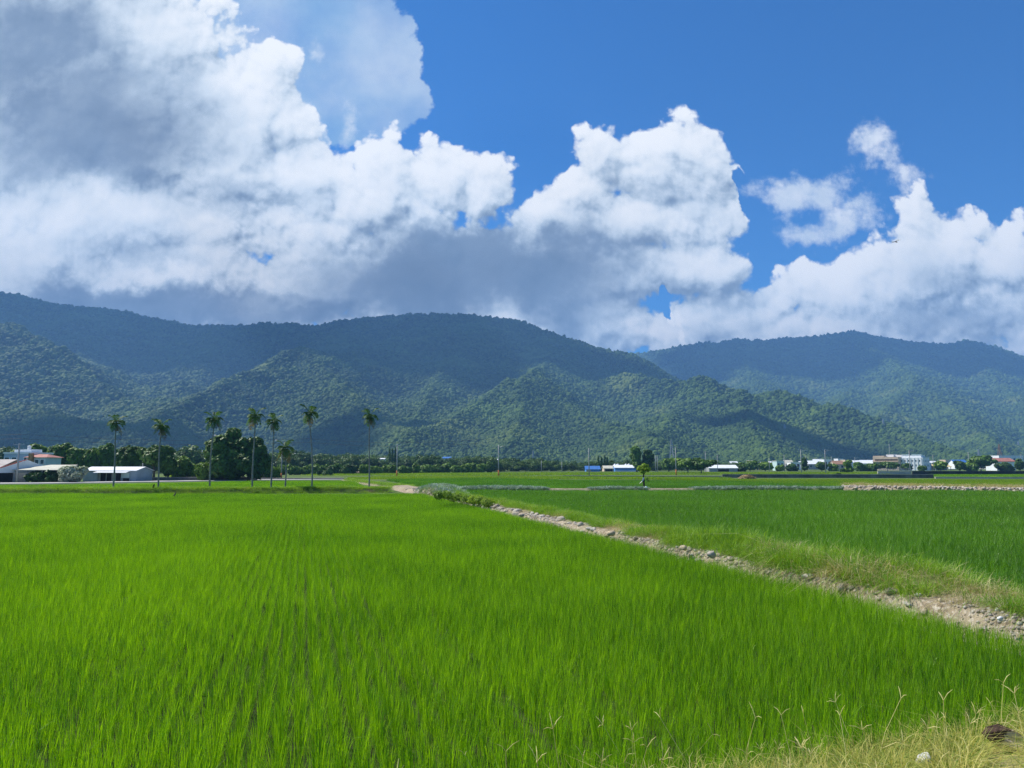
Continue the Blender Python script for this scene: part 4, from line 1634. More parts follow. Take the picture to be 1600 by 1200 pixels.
TREES = [
    # left: farmstead
    (58, 733, 693, 46, 'round', 'm', "bushy green tree right behind the two-storey pale blue farmhouse"),
    (88, 735, 692, 44, 'round', 'm', "round green tree behind the farmhouse, tallest of the leftmost clump"),
    (116, 735, 698, 40, 'round', 'm', "green tree behind the pale flowering bush at the farm"),
    (24, 728, 700, 26, 'round', 'm', "small green tree peeping left of the water tank on the farmhouse"),
    (145, 736, 698, 34, 'round', 'm', "green tree with the pale gable roof below it behind the white shed"),
    (166, 741, 694, 38, 'round', 'm', "light green tree behind the white shed, at the leftmost tall palm"),
    (87, 741, 718, 30, 'bush', 'l', "lime green round bush showing above the beige farm roof"),
    (105, 745, 715, 22, 'bush', 'm', "olive bush between the lime bush and the pale flowering bush"),
    (58, 754, 732, 32, 'bush', 'd', "dark shrub before the open barn, nearest the utility pole"),
    (84, 754, 733, 28, 'bush', 'd', "dark shrub under the beige roof, left of the pale flowering bush"),
    (113, 754, 725, 44, 'bush', 'p', "bush covered in pale whitish blossom left of the white shed"),
    (200, 750, 694, 46, 'round', 'd', "dark leafy tree directly behind the right end of the white shed"),
    (240, 751, 693, 58, 'spread', 'd', "broad dark shade tree behind the second tall palm"),
    (262, 751, 709, 34, 'round', 'd', "dark lower tree at the right edge of the broad shade tree"),
    (285, 750, 710, 44, 'bush', 'm', "mid green bush filling the gap between the shade tree and the giant tree"),
    (276, 750, 727, 22, 'bush', 'l', "bright lime shrub in the gap beside the broad shade tree"),
    (303, 750, 725, 24, 'bush', 'l', "lime shrub at the left foot of the giant dark tree"),
    (318, 751, 722, 30, 'bush', 'm', "green bush touching the left side of the giant dark tree"),
    # middle
    (412, 748, 712, 30, 'round', 'm', "green tree beside the right flank of the giant dark tree"),
    (500, 743, 733, 12, 'bush', 'd', "tiny dark bush left of its wider twin in the far paddies"),
    (512, 743, 734, 20, 'bush', 'd', "wider dark bush alone in the far paddies before the tree line"),
    (665, 738.5, 724, 30, 'bush', 'd', "dark bush standing before the tree line right of the orange-footed pole"),
    (653, 738, 726, 22, 'bush', 'd', "dark bush in the tree line just right of the orange-footed pole"),
    # right
    (995, 738, 699, 30, 'tall', 'm', "tall pale bamboo-like tree behind the lone field tree"),
    (1013, 738, 705, 34, 'tall', 'd', "dark tall tree joined to the right of the bamboo-like tree"),
    (1045, 737, 715, 30, 'round', 'm', "green tree left of the wide umbrella-shaped tree"),
    (1075, 740, 714, 46, 'spread', 'm', "left half of the wide umbrella-shaped tree pair, leaves coloured lighter for sunlight"),  # sunlit half of the crown put into a lighter leaf colour
    (1096, 741, 715, 44, 'spread', 'd', "wide umbrella-shaped tree beside the long white shed, leaves coloured dark for shade"),  # shaded half put into the dark leaf colour
    (1158, 737, 720, 24, 'bush', 'd', "dark bush at the right end of the long white shed"),
    (1172, 736, 720, 26, 'round', 'm', "green round tree right of the long white shed"),
    (1196, 735, 722, 30, 'round', 'm', "green tree left of the pale green house"),
    (1218, 736, 726, 16, 'bush', 'm', "small bush in front of the pale green house"),
    (1236, 735, 723, 22, 'bush', 'd', "dark bush just right of the pale green house"),
    (1257, 735, 715, 14, 'tall', 'd', "narrow dark tree right behind the taller street-lamp pole of the town"),
    (1284, 735, 721, 24, 'round', 'd', "dark round tree among the town houses, left of the second lamp pole"),
    (1303, 735, 722, 16, 'bush', 'm', "small green tree between the second lamp pole and the brown-roofed house"),
    (1325, 739, 719, 20, 'tall', 'm', "loose green tree standing forward of the brown-roofed house"),
    (1318, 739, 732, 12, 'bush', 'd', "small dark bush at the foot of the loose green tree"),
    (1311, 746, 739, 9, 'bush', 'd', "little green bush growing at the break in the concrete channel wall"),
    (1345, 735, 722, 26, 'bush', 'm', "green bush left of the white arched wall in the town"),
    (1362, 735, 722, 24, 'bush', 'm', "green bush below the left wing of the beige building"),
    (1387, 735, 720, 36, 'spread', 'd', "broad dark tree in front of the beige building"),
    (1416, 734, 724, 18, 'round', 'd', "small dark round tree in front of the big white building"),
    (1440, 734, 727, 14, 'bush', 'm', "small green bush by the shaded end of the big white building"),
    (1470, 733, 720, 24, 'round', 'm', "green tree between the big white building and the yellow roof"),
    (1500, 734, 720, 18, 'round', 'd', "dark tree right of the low yellow roof"),
    (1533, 734, 710, 46, 'spread', 'd', "large dark tree left of the red-roofed warehouse"),
    (1516, 734, 721, 26, 'bush', 'm', "green bush under the left side of the large dark tree"),
    (1569, 734, 722, 26, 'bush', 'd', "dark bush in front of the red-roofed warehouse"),
    (1594, 733, 716, 16, 'round', 'd', "dark tree at the right edge beyond the red-roofed warehouse"),
]
for k_, (px, pyb, pyt, w, stl, lf, lab) in enumerate(TREES):
    tree("tree" if stl != 'bush' else "bush", lab, px, pyb, pyt, w, stl, lf, 500 + k_, cat="tree" if stl != 'bush' else "bush")

# the giant dark tree near the palms (two crowns grown together, one taller)
tree("tree", "giant dark tree with a tall left crown between the third and fourth palms", 352, 751, 671, 64, 'round', 'd', 700,
     lobes=[(-.02, 0, .55, .30, .34), (.16, 0, .90, .16, .10), (.08, .1, .80, .17, .13), (-.25, -.2, .52, .2, .16), (-.30, .3, .35, .22, .18), (.2, -.3, .45, .25, .2),
            (-.1, -.4, .70, .18, .14), (.0, -.5, .3, .3, .2), (-.32, -.1, .66, .15, .12), (.25, .2, .62, .18, .16), (-.2, .1, .2, .24, .16), (.2, -.1, .2, .26, .18)], n=7000, leafpx=3.4)
tree("tree", "wide dark crown leaning against the right side of the giant dark tree", 388, 751, 684, 56, 'round', 'd', 701,
     lobes=[(0, 0, .5, .36, .36), (-.2, -.2, .84, .2, .13), (.12, .1, .86, .2, .12), (.3, -.1, .70, .18, .15), (.36, .2, .45, .18, .16), (0, -.5, .4, .32, .22), (.25, -.2, .25, .22, .18),
            (-.25, -.3, .3, .22, .2)], n=6500, leafpx=3.4)

# far tree line at the foot of the hills: countable front trees, then the wood behind them as one mass
for k_ in range(30):
    px = 404 + k_ * 12.4 + R.uniform(-3, 3)
    pyb = 742.5 - 3.5 * (px - 400) / 360 + R.uniform(-.3, .3)
    hgt = R.uniform(13, 19)
    tree("tree", "round tree in the unbroken front row of the dark green far tree line", px, pyb, pyb - hgt, R.uniform(17, 25), 'bush', 'm' if R.random() < .8 else 'd',
         800 + k_, group="trees in the far tree line", n=1100, leafpx=1.7)
for k_, px in enumerate((608.5, 613, 617.5)):
    tree("cypress_tree", "narrow dark cypress in the trio left of the orange-footed pole", px, 722, 700 + k_ % 2 * 2, 4.2, 'cypress', 'd', 850 + k_, group="cypresses above the tree line", Y=420, leafpx=1.4, n=300)
for k_, px in enumerate((935, 940, 945, 949)):
    tree("cypress_tree", "narrow dark cypress in the row behind the blue-walled sheds", px, 729, 713 + k_ % 2 * 2, 4.0, 'cypress', 'd', 860 + k_, group="cypresses behind the sheds", Y=420, leafpx=1.4, n=300)


# woodland behind: leafy crowns scattered in a belt between the fields and the slopes
def wood_mesh(seed, leaf, style='round'):
    r_ = random.Random(seed)
    return leaf_cloud("wood_crown", lobes_for(style, 1.0, 0.95, r_), 900, 0.042, leaf, seed)


m_wood1 = leaf_mat("woodland_leaf", (0.034, 0.088, 0.015), (0.110, 0.195, 0.028), 0.2, (1.3, 1.25, 0.5), 0.02, isl=True)
woods = [wood_mesh(900 + i, m_wood1, ('round', 'bush', 'round', 'spread')[i]) for i in range(4)]
NWD = 6800
wa = rng.uniform(math.atan(-0.98), math.atan(0.98), NWD)
wy = rng.uniform(400, 880, NWD)
wx = np.tan(wa) * wy
pxw = 800 + F * np.tan(wa)
start = np.interp(pxw, [0, 300, 420, 760, 900, 1150, 1250, 1500, 1600], [270, 300, 345, 380, 420, 470, 620, 620, 620])
wy = start + (900 - start) * rng.uniform(0, 1, NWD) ** 1.3
wx = np.tan(wa) * wy
k = fbm(wx / 60, wy / 60, 3, 4) > 0.33
wx, wy = wx[k], wy[k]
sz = rng.uniform(5.0, 10.5, len(wx)) * (1 + 0.4 * vnoise(wx / 40, wy / 40, 6)) * np.interp(800 + F * wx / wy, [600, 900], [1.0, 0.62])
scatter("woodland", np.stack([wx, wy, np.zeros(len(wx)) - 0.2 + np.clip((wy - 500) * 0.012, 0, 5) * np.interp(800 + F * wx / wy, [600, 900], [1.0, 0.3])], -1),
        np.stack([wx * 0, wx * 0, rng.uniform(0, 6.28, len(wx))], -1), np.stack([sz, sz, sz * rng.uniform(0.7, 1.05, len(wx))], -1), woods,
        "mixed green woodland covering the flat ground before the hills", "woodland")

# ------------------------------------------------------------------ areca palms
m_ptrunk, gg = mat_new("palm_trunk")
pp = objco(gg)
sp = gg.node('ShaderNodeSeparateXYZ')
gg.link(pp, sp.inputs[0])
ring = gg.math('FRACT', S(gg, sp.outputs[2]) * 5.5)
ringm = gg.sstep(ring, 0.0, 0.22, 1.0, 0.0)
cc = gg.mix(gg.sstep(gg.noise(pp, 2.0, 5.0, 0.6), 0.3, 0.7), (0.15, 0.15, 0.13), (0.27, 0.27, 0.24))
cc = gg.mix(ringm * 0.7, cc, (0.38, 0.38, 0.35))
out(gg, principled(gg, cc, 0.85, 0.15))
m_shaft = flat_mat("palm_crownshaft", (0.09, 0.17, 0.04), 0.5, 0.3, 0.2, 2.0)
m_frond = leaf_mat("palm_leaflet", (0.032, 0.090, 0.018), (0.110, 0.210, 0.035), 0.34, (1.3, 1.3, 0.5), 1.5)
m_dead = leaf_mat("palm_dead_leaf", (0.16, 0.12, 0.05), (0.30, 0.24, 0.11), 0.25, (1.0, 0.9, 0.5), 1.5)


def frond_mesh(seed, mat, L_=1.75, rise=1.0, droop=1.5):
    """arching rachis with two rows of leaflets, growing from the origin along +X"""
    r_ = random.Random(seed)
    vs, fs = [], []
    pts = []
    n = 16
    for i in range(n + 1):
        t = i / n
        x = L_ * (t - 0.16 * t * t)
        z = rise * t * L_ * 0.62 - droop * t * t * L_ * 0.55
        pts.append(Vector((x, 0.0, z)))
    mb = MB()
    mb.tube(pts, [0.022 * (1 - 0.85 * i / n) + 0.003 for i in range(n + 1)], 5)
    for i in range(1, n + 1):
        t = i / n
        d = (pts[i] - pts[i - 1]).normalized()
        for side in (-1, 1):
            for _ in range(2):
                ll = 0.50 * math.sin(PI * min(1, t * 0.86 + 0.12)) ** 0.7 * r_.uniform(.8, 1.1) + 0.06
                base = pts[i - 1].lerp(pts[i], r_.random())
                out_ = Vector((0.62 * d.x, side * 0.95, 0.62 * d.z + r_.uniform(-.1, .30))).normalized()
                tip = base + out_ * ll + Vector((0, 0, -0.30 * ll))
                midp = base + out_ * ll * .5 + Vector((0, 0, 0.02))
                wv = d * 0.034
                b = len(mb.v)
                mb.add([base - wv * .4, base + wv * .4, midp + wv, tip, midp - wv], [(0, 1, 2, 3, 4)])
    me = mb.mesh("frond")
    me.materials.append(mat)
    return me


frond_kinds = {
    'up': [frond_mesh(i, m_frond, 1.35, 2.1, 1.3) for i in range(3)],
    'out': [frond_mesh(10 + i, m_frond, 1.35, 1.15, 1.8) for i in range(3)],
    'down': [frond_mesh(20 + i, m_frond, 1.15, 0.25, 1.9) for i in range(3)],
    'dead': [frond_mesh(30 + i, m_dead, 1.05, -0.7, 1.5) for i in range(2)],
}
PALMS = [
    (176, 768, 651, 0.00, "tall palm furthest left, growing in front of the white shed"),
    (246, 768, 658, 0.01, "tall palm with the dark stump beside its foot"),
    (327, 767, 647, 0.02, "tall palm rising just left of the giant dark tree"),
    (394, 767, 642, 0.00, "tall palm in front of the right crown of the giant dark tree"),
    (424, 767, 650, 0.00, "tall palm just left of the shortest palm"),
    (446, 766, 692, -0.03, "shortest palm, its crown barely above the far tree line"),
    (487, 766, 638, -0.05, "tallest, slightly leaning palm, right of the shortest one"),
    (576, 764.5, 643, 0.00, "palm furthest right, standing alone near the stone mound"),
]
for k_, (px, pyb, pyt, lean, lab) in enumerate(PALMS):
    r_ = random.Random(40 + k_)
    p = ground(px, pyb, 0.25)
    H = (pyb - pyt) / F * p.y
    o = empty("areca_palm", p, lab, "palm tree", "slender palms along the paddy berm")
    hc = H - 1.25            # where the crownshaft starts
    mb = MB()
    pts, rs = [], []
    for i in range(13):
        t = i / 12
        pts.append((lean * H * t * t + 0.05 * math.sin(t * 5 + k_), 0.03 * math.sin(t * 4 + k_ * 2), -0.3 + (hc + 0.3) * t))
        rs.append(0.100 * (1 - 0.38 * t) * (1.25 if i == 0 else 1))
    mb.tube(pts, rs, 10)
    mb.build("trunk", m_ptrunk, o, True)
    c = Vector(pts[-1])
    mb = MB()
    mb.tube([c + Vector((0, 0, -0.02)), c + Vector((0, 0, .18)), c + Vector((0, 0, .48)), c + Vector((0, 0, .72))], [.085, .105, .085, .045], 8)
    mb.build("crownshaft", m_shaft, o, True)
    hub = c + Vector((0, 0, 0.55))
    spec = [('up', 3, 0.12), ('out', 5, 0.02), ('down', 3, -0.10), ('dead', 1 if k_ not in (5,) else 4, -0.25)]
    a = r_.uniform(0, 6.28)
    for kind, n, dz in spec:
        for j in range(n):
            a += 2 * PI / n + r_.uniform(-.25, .25) if n > 1 else 1
            fr_ = link("frond", r_.choice(frond_kinds[kind]), None, o)
            fr_.location = hub + Vector((0, 0, dz))
            s = r_.uniform(0.78, 1.02) * (1.0 if k_ != 5 else 1.05)
            fr_.scale = (s, s, s)
            fr_.rotation_euler = (r_.uniform(-.2, .2), r_.uniform(-.15, .15), a)
            if kind == 'dead':
                fr_["label"] = "dry brown hanging frond"
        a += 0.5
    mb = MB()
    for j in range(5):
        aa = r_.uniform(0, 6.28)
        mb.tube([c + Vector((0, 0, .02)), c + Vector((math.cos(aa) * .2, math.sin(aa) * .2, -.05)), c + Vector((math.cos(aa) * .26, math.sin(aa) * .26, -.38))], [.02, .03, .045], 5)
    mb.build("fruit_stalk", m_dead, o)

# dark stump by the second palm, bird on the rice, lone pruned tree
m_stump = flat_mat("stump_wood", (0.035, 0.028, 0.022), 0.9, 0.1, 0.4, 5.0, 0.6)
p = ground(238.5, 769, 0.2)
mb = MB()
mb.tube([(0, 0, -.1), (0.0, 0, .25), (.06, 0, .55), (.10, 0, .80), (.12, 0, .86)], [.13, .085, .085, .07, .03], 8)
mb.tube([(.03, 0, .42), (-.07, .02, .62)], [.045, .02], 6)
o = mb.build("stump", m_stump, None, True)
o.location = p
tag(o, "dark charred stump leaning beside the foot of the second palm", "stump")

m_bird = flat_mat("bird_plumage", (0.05, 0.045, 0.04), 0.7, 0.2, 0.3, 20.0)
p = ground(273, 775, 0.52)
mb = MB()
mb.tube([(-.16, 0, .02), (-.08, 0, .06), (0, 0, .12), (.06, 0, .2), (.09, 0, .27), (.10, 0, .31), (.14, 0, .31), (.19, 0, .30)],
        [.012, .045, .062, .05, .03, .034, .02, .004], 8)
for sgn in (-1, 1):
    mb.tube([(.0, sgn * .025, .08), (.01, sgn * .025, -.08), (.0, sgn * .025, -.2)], [.012, .007, .006], 5)
o = mb.build("bird", m_bird, None, True)
o.location = p
o.rotation_euler = (0, 0, 1.2)
tag(o, "small dark bird standing upright on the bright rice near the palms", "bird")

# lone field tree with a hanging rag
p = ground(1006.5, 765, 0.1)
hh = (765 - 719) / F * p.y
o = empty("field_tree", p, "lone small tree with lopped dark trunk standing between the deep green paddies", "tree")
m_dtrunk = flat_mat("wet_bark", (0.045, 0.036, 0.028), 0.9, 0.12, 0.3, 4.0, 0.6)
mb = MB()
mb.tube([(.02, 0, -.2), (0, 0, .5), (-.04, 0, 1.0), (-.05, 0, 1.5), (-.02, 0, 2.0), (0, 0, 2.5)], [.12, .10, .125, .085, .075, .04], 8)
for j, (a, zz) in enumerate(((0.2, 1.9), (2.2, 2.0), (3.4, 1.85), (5.0, 2.05), (4.2, 2.1))):
    mb.tube([(0, 0, zz), (math.cos(a) * .3, math.sin(a) * .3, zz + .3), (math.cos(a) * .55, math.sin(a) * .5, zz + .5)], [.04, .03, .012], 6)
mb.tube([(-.04, 0, 1.0), (.10, .0, 1.14), (.08, 0, 1.25)], [.06, .05, .02], 6)
mb.build("trunk", m_dtrunk, o, True)
link("crown", leaf_cloud("crown", [(0, 0, 2.55, .55, .55, .32), (-.45, .1, 2.55, .38, .38, .25), (.45, -.1, 2.5, .38, .38, .28), (.1, .1, 2.9, .4, .4, .28), (-.2, -.2, 2.2, .3, .3, .2), (.35, .1, 2.85, .3, .3, .2), (-.5, 0, 2.75, .25, .25, .2)],
                         1700, 0.095, m_lime, 77, shell=0.5), None, o)
m_rag = flat_mat("rag_cloth", (0.80, 0.78, 0.72), 0.9, 0.1, 0.12, 4.0)
mb = MB()
vs, fs = [], []
for i in range(9):
    t = i / 8
    for j in range(4):
        u = j / 3 - .5
        vs.append((-.10 - .42 * t ** 2.2 + u * .26 * (1 - .3 * t), -.16 + .04 * math.sin(5 * t + 4 * u), 1.48 - 0.72 * t + 0.10 * u + .02 * math.sin(9 * t)))
for i in range(8):
    for j in range(3):
        fs.append((i * 4 + j, i * 4 + j + 1, i * 4 + j + 5, i * 4 + j + 4))
mb.add(vs, fs)
rag = mb.build("rag", m_rag, None, True)
rag.location = p
sm = rag.modifiers.new("thickness", 'SOLIDIFY')
sm.thickness = 0.012
tag(rag, "whitish rag hanging from the trunk of the lone field tree", "rag")
p2 = ground(1010.5, 765, 0.15)
o = empty("sapling", p2, "thin sapling with few leaves right beside the lone field tree", "plant")
mb = MB()
mb.tube([(0, 0, -.1), (.03, 0, .7), (.05, 0, 1.35)], [.025, .018, .008], 5)
mb.build("stem", m_trunk, o)
link("foliage", leaf_cloud("foliage", [(.05, 0, 1.3, .22, .22, .18), (.2, 0, 1.05, .12, .12, .1)], 130, 0.06, m_mid, 78, shell=.3), None, o)
p2 = ground(1009.5, 765.5, 0.2)
mb = MB()
mb.tube([(0, 0, 0), (0, 0, .16), (.0, 0, .34), (0, 0, .40), (0, 0, .42)], [.16, .18, .16, .07, .06], 10)
o = mb.build("plastic_jug", flat_mat("pale_plastic", (0.60, 0.70, 0.76), 0.5, 0.4, 0.05, 3.0), None, True)
o.location = p2
tag(o, "pale blue plastic jug at the foot of the lone field tree", "jug")
# ------------------------------------------------------------------ buildings
m_wwhite = flat_mat("wall_white", (0.80, 0.81, 0.80), 0.8, 0.2, 0.05, 0.5, 0.1, dirt=(0.60, 0.61, 0.60))
m_wblue = flat_mat("wall_pale_blue", (0.40, 0.49, 0.60), 0.8, 0.2, 0.08, 0.5, 0.1, dirt=(0.30, 0.36, 0.42))
m_wcyan = flat_mat("wall_pale_green", (0.48, 0.62, 0.60), 0.8, 0.2, 0.08, 0.5, 0.1)
m_wbeige = flat_mat("wall_beige", (0.60, 0.47, 0.34), 0.8, 0.2, 0.10, 0.5, 0.1, dirt=(0.42, 0.33, 0.24))
m_wgrey = flat_mat("wall_grey", (0.33, 0.34, 0.34), 0.85, 0.2, 0.15, 0.5, 0.2, dirt=(0.16, 0.16, 0.16))
m_sheet = flat_mat("sheet_metal", (0.30, 0.37, 0.40), 0.5, 0.4, 0.15, 0.7, 0.0, dirt=(0.22, 0.25, 0.26))
m_roofw = flat_mat("roof_white", (0.78, 0.79, 0.78), 0.45, 0.4, 0.08, 0.6)
m_roofg = flat_mat("roof_weathered", (0.38, 0.34, 0.31), 0.7, 0.25, 0.2, 0.5, 0.0, dirt=(0.30, 0.17, 0.12))
m_roofbe = flat_mat("roof_beige", (0.50, 0.48, 0.38), 0.7, 0.25, 0.12, 0.5)
m_roofr = flat_mat("roof_red", (0.40, 0.17, 0.13), 0.7, 0.25, 0.15, 0.6)
m_roofb = flat_mat("roof_brown", (0.30, 0.17, 0.11), 0.75, 0.2, 0.15, 0.6)
m_roofbl = flat_mat("roof_blue", (0.05, 0.16, 0.42), 0.5, 0.35, 0.1, 0.6)
m_wallbl = flat_mat("wall_blue", (0.08, 0.26, 0.62), 0.6, 0.3, 0.08, 0.6)
m_roofgr = flat_mat("roof_pale_green", (0.42, 0.52, 0.44), 0.6, 0.3, 0.1, 0.6)
m_trim = flat_mat("trim_red", (0.45, 0.05, 0.04), 0.6, 0.3, 0.1, 1.0)
m_yell = flat_mat("roof_yellow", (0.62, 0.50, 0.24), 0.7, 0.2, 0.1, 0.5)
m_brick = flat_mat("brick_ochre", (0.36, 0.22, 0.10), 0.85, 0.15, 0.2, 2.0)
m_dkin = flat_mat("painted_dark", (0.020, 0.021, 0.023), 0.8, 0.2, 0.3, 1.0)  # near-black colour painted in for the shade inside open fronts
m_steel = flat_mat("stainless_tank", (0.62, 0.64, 0.66), 0.3, 0.5, 0.05, 1.0, 0.0, 0.7)
m_glass, gg = mat_new("window_glass")
out(gg, principled(gg, (0.03, 0.045, 0.06), 0.12, 0.6))
m_conc = flat_mat("concrete", (0.30, 0.29, 0.27), 0.9, 0.15, 0.2, 0.8, 0.3, dirt=(0.10, 0.10, 0.09))
m_concd = flat_mat("stained_concrete", (0.14, 0.14, 0.13), 0.9, 0.15, 0.35, 0.5, 0.4, dirt=(0.22, 0.21, 0.19))
m_pale = flat_mat("pale_concrete", (0.50, 0.47, 0.42), 0.9, 0.15, 0.12, 0.8, 0.2)
m_black = flat_mat("dark_net", (0.05, 0.055, 0.056), 0.9, 0.1, 0.3, 0.6)
m_pole = flat_mat("pole_concrete", (0.36, 0.36, 0.35), 0.85, 0.15, 0.12, 1.0)
m_orange = flat_mat("pole_base_orange", (0.50, 0.17, 0.05), 0.8, 0.2, 0.12, 2.0)
m_galv = flat_mat("galvanised_steel", (0.32, 0.35, 0.37), 0.5, 0.4, 0.1, 1.0, 0.0, 0.4)


class B:
    """a building whose local x runs right, y away, z up; sizes are taken from pixel spans"""

    def __init__(self, name, label, cat, px0, px1, pyb, rz=0.0, Y=None, z=0.0, group=None):
        mid = (px0 + px1) / 2
        p = ground(mid, pyb, z) if Y is None else at(mid, HOR, Y)
        p.z = z
        self.Y = p.y
        self.k = p.y / F
        self.w = (px1 - px0) * self.k
        self.pyb = pyb
        self.o = empty(name, p, label, cat, group, rz)

    def h(self, py):
        """height above base of a pixel row"""
        r = ray(800, py)
        return HC + r.z / r.y * self.Y - self.o.location.z

    def part(self, name, mb, mat, parent=None, label=None, smooth=False):
        q = mb.build(name, mat, parent if parent is not None else self.o, smooth)
        if label:
            q["label"] = label
        return q

    def win(self, x0, x1, z0, z1, y=0.0, mat=None, frame=None, name="window"):
        mb = MB()
        f = 0.08
        mb.box(x0 - f, x1 + f, y - 0.06, y + 0.02, z0 - f, z0)
        mb.box(x0 - f, x1 + f, y - 0.06, y + 0.02, z1, z1 + f)
        mb.box(x0 - f, x0, y - 0.06, y + 0.02, z0, z1)
        mb.box(x1, x1 + f, y - 0.06, y + 0.02, z0, z1)
        fr = self.part(name, mb, frame or m_wwhite)
        mb = MB()
        mb.box(x0, x1, y - 0.03, y + 0.01, z0, z1)
        self.part("pane", mb, mat or m_glass, fr)
        return fr


def gable(w0, w1, d0, d1, ze, zr, over=0.3, th=0.12):
    """roof with ridge along x"""
    mb = MB()
    ym = (d0 + d1) / 2
    a = (zr - ze) / (ym - d0)
    y0, y1 = d0 - over, d1 + over
    z0 = ze - over * a
    pr = [(y0, z0), (ym, zr), (y1, z0), (y1, z0 + th), (ym, zr + th), (y0, z0 + th)]
    n = 6
    vs = [(w0 - over, y, z) for y, z in pr] + [(w1 + over, y, z) for y, z in pr]
    fs = [(0, 1, 4, 5), (1, 2, 3, 4), (11, 10, 7, 6), (10, 9, 8, 7)]
    for i in range(n):
        j = (i + 1) % n
        fs.append((i, n + i, n + j, j))
    return mb.add(vs, fs)


def gwalls(w0, w1, d0, d1, ze, zr):
    """walls with gable ends left and right"""
    mb = MB()
    ym = (d0 + d1) / 2
    vs = [(w0, d0, -.3), (w0, d1, -.3), (w0, d1, ze), (w0, ym, zr), (w0, d0, ze), (w1, d0, -.3), (w1, d1, -.3), (w1, d1, ze), (w1, ym, zr), (w1, d0, ze)]
    fs = [(4, 3, 2, 1, 0), (5, 6, 7, 8, 9), (0, 5, 9, 4), (1, 2, 7, 6)]
    return mb.add(vs, fs)


# --- white shed between the palms
b = B("shed", "long low white metal shed with awning over its dark open front", "shed", 124, 211, 752.5, rz=-0.10)
w = b.w
ze, zr = b.h(735.5), b.h(730)
b.part("wall", gwalls(-w / 2, w / 2, 0.5, 6.0, ze, zr), m_sheet)
b.part("roof", gable(-w / 2, w / 2, 0.5, 6.0, ze + .02, zr + .02, 0.25, .08), m_roofw)
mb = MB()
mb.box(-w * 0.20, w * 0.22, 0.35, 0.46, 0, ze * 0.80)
b.part("shade_panel", mb, m_dkin)  # solid dark panel standing in for the shade under the open front
for x0, x1 in ((-.19, -.15), (-.05, -.035), (.06, .09), (.10, .14)):
    mb = MB()
    mb.box(w * x0, w * x1, 0.25, 0.34, 0, ze * .78)
    b.part("post", mb, m_wgrey)
mb = MB()
mb.add([(-w * .22, -1.0, ze * .80), (w * .40, -1.0, ze * .80), (w * .40, 0.47, ze * .93), (-w * .22, 0.47, ze * .93),
        (-w * .22, -1.0, ze * .84), (w * .40, -1.0, ze * .84), (w * .40, 0.47, ze * .97), (-w * .22, 0.47, ze * .97)],
       [(0, 3, 2, 1), (4, 5, 6, 7), (0, 1, 5, 4), (1, 2, 6, 5), (2, 3, 7, 6), (3, 0, 4, 7)])
b.part("awning", mb, m_roofw)
mb = MB()
mb.box(w * .235, w * .385, 0.36, 0.47, ze * .34, ze * .80)
b.part("shutter", mb, m_wcyan)
mb = MB()
mb.box(w * .27, w * .385, 0.38, 0.47, 0, ze * .30)
b.part("shade_panel", mb, m_dkin)  # dark panel, shade put in as colour
mb = MB()
mb.box(-w * .335, -w * .21, 0.38, 0.47, 0, ze * .86)
b.part("door", mb, m_sheet)
# tank by the shed
p = ground(214, 752, 0)
o = empty("water_tank", p + Vector((0, 1.0, 0)), "small steel water tank on a stand at the right end of the white shed", "water tank")
mb = MB()
mb.tube([(0, 0, .8), (0, 0, .85), (0, 0, 1.75), (0, 0, 1.9), (0, 0, 1.95)], [.42, .46, .46, .3, .05], 14)
mb.build("tank", m_steel, o, True)
mb = MB()
for sx_, sy2 in ((-1, -1), (1, -1), (1, 1), (-1, 1)):
    mb.tube([(sx_ * .33, sy2 * .33, -.1), (sx_ * .33, sy2 * .33, .8)], .03, 5)
mb.build("stand", m_galv, o)

# --- barn with white gable end at far left
b = B("barn", "open barn with rusty grey roof and white red-trimmed gable end", "barn", -70, 42, 754.5)
w = b.w
ze, zr = b.h(731), b.h(718.5)
x0, x1 = -w / 2, w * 0.10
b.part("wall", MB().box(x0, x1, 4.0, 8.0, -.3, ze - .1), m_wgrey)
mb = MB()
xr = x1
y0, y1 = 0.0, 9.0
mb.add([(x0 - .4, y0 - .5, ze - .2), (xr, y0 - .5, ze - .2), (xr, 4.5, zr), (x0 - .4, 4.5, zr), (x0 - .4, y1 + .5, ze - .2), (xr, y1 + .5, ze - .2),
        (x0 - .4, y0 - .5, ze - .08), (xr, y0 - .5, ze - .08), (xr, 4.5, zr + .12), (x0 - .4, 4.5, zr + .12), (x0 - .4, y1 + .5, ze - .08), (xr, y1 + .5, ze - .08)],
       [(0, 3, 2, 1), (3, 4, 5, 2), (6, 7, 8, 9), (9, 8, 11, 10), (0, 1, 7, 6), (1, 2, 8, 7), (2, 5, 11, 8)])
b.part("roof", mb, m_roofg)
# gable end turned to the viewer's right: slants away
gx = 3.9
mb = MB()
mb.add([(xr, y0 - .4, ze - 0.9), (xr + gx * .50, 4.5, ze - 0.9), (xr + gx, 9.2, ze - 0.9), (xr + gx, 9.2, ze - .35), (xr + gx * .50, 4.5, zr + .02), (xr, y0 - .4, ze - .25),
        (xr - .1, y0 - .3, ze - 0.9), (xr + gx * .50 - .1, 4.6, ze - 0.9), (xr + gx - .1, 9.3, ze - 0.9), (xr + gx - .1, 9.3, ze - .35), (xr + gx * .5 - .1, 4.6, zr + .02), (xr - .1, y0 - .3, ze - .25)],
       [(0, 1, 4, 5), (1, 2, 3, 4), (11, 10, 7, 6), (10, 9, 8, 7)])
b.part("gable_end", mb, m_wwhite)
mb = MB()
mb.tube([(xr, y0 - .5, ze - .14), (xr + gx * .5, 4.5, zr + .12)], .07, 5)
b.part("trim", mb, m_trim)
for xx in (-.42, -.25, -.08, .08):
    b.part("post", MB().box(w * xx - .09, w * xx + .09, .1, .28, -.3, ze - .25), m_wgrey)
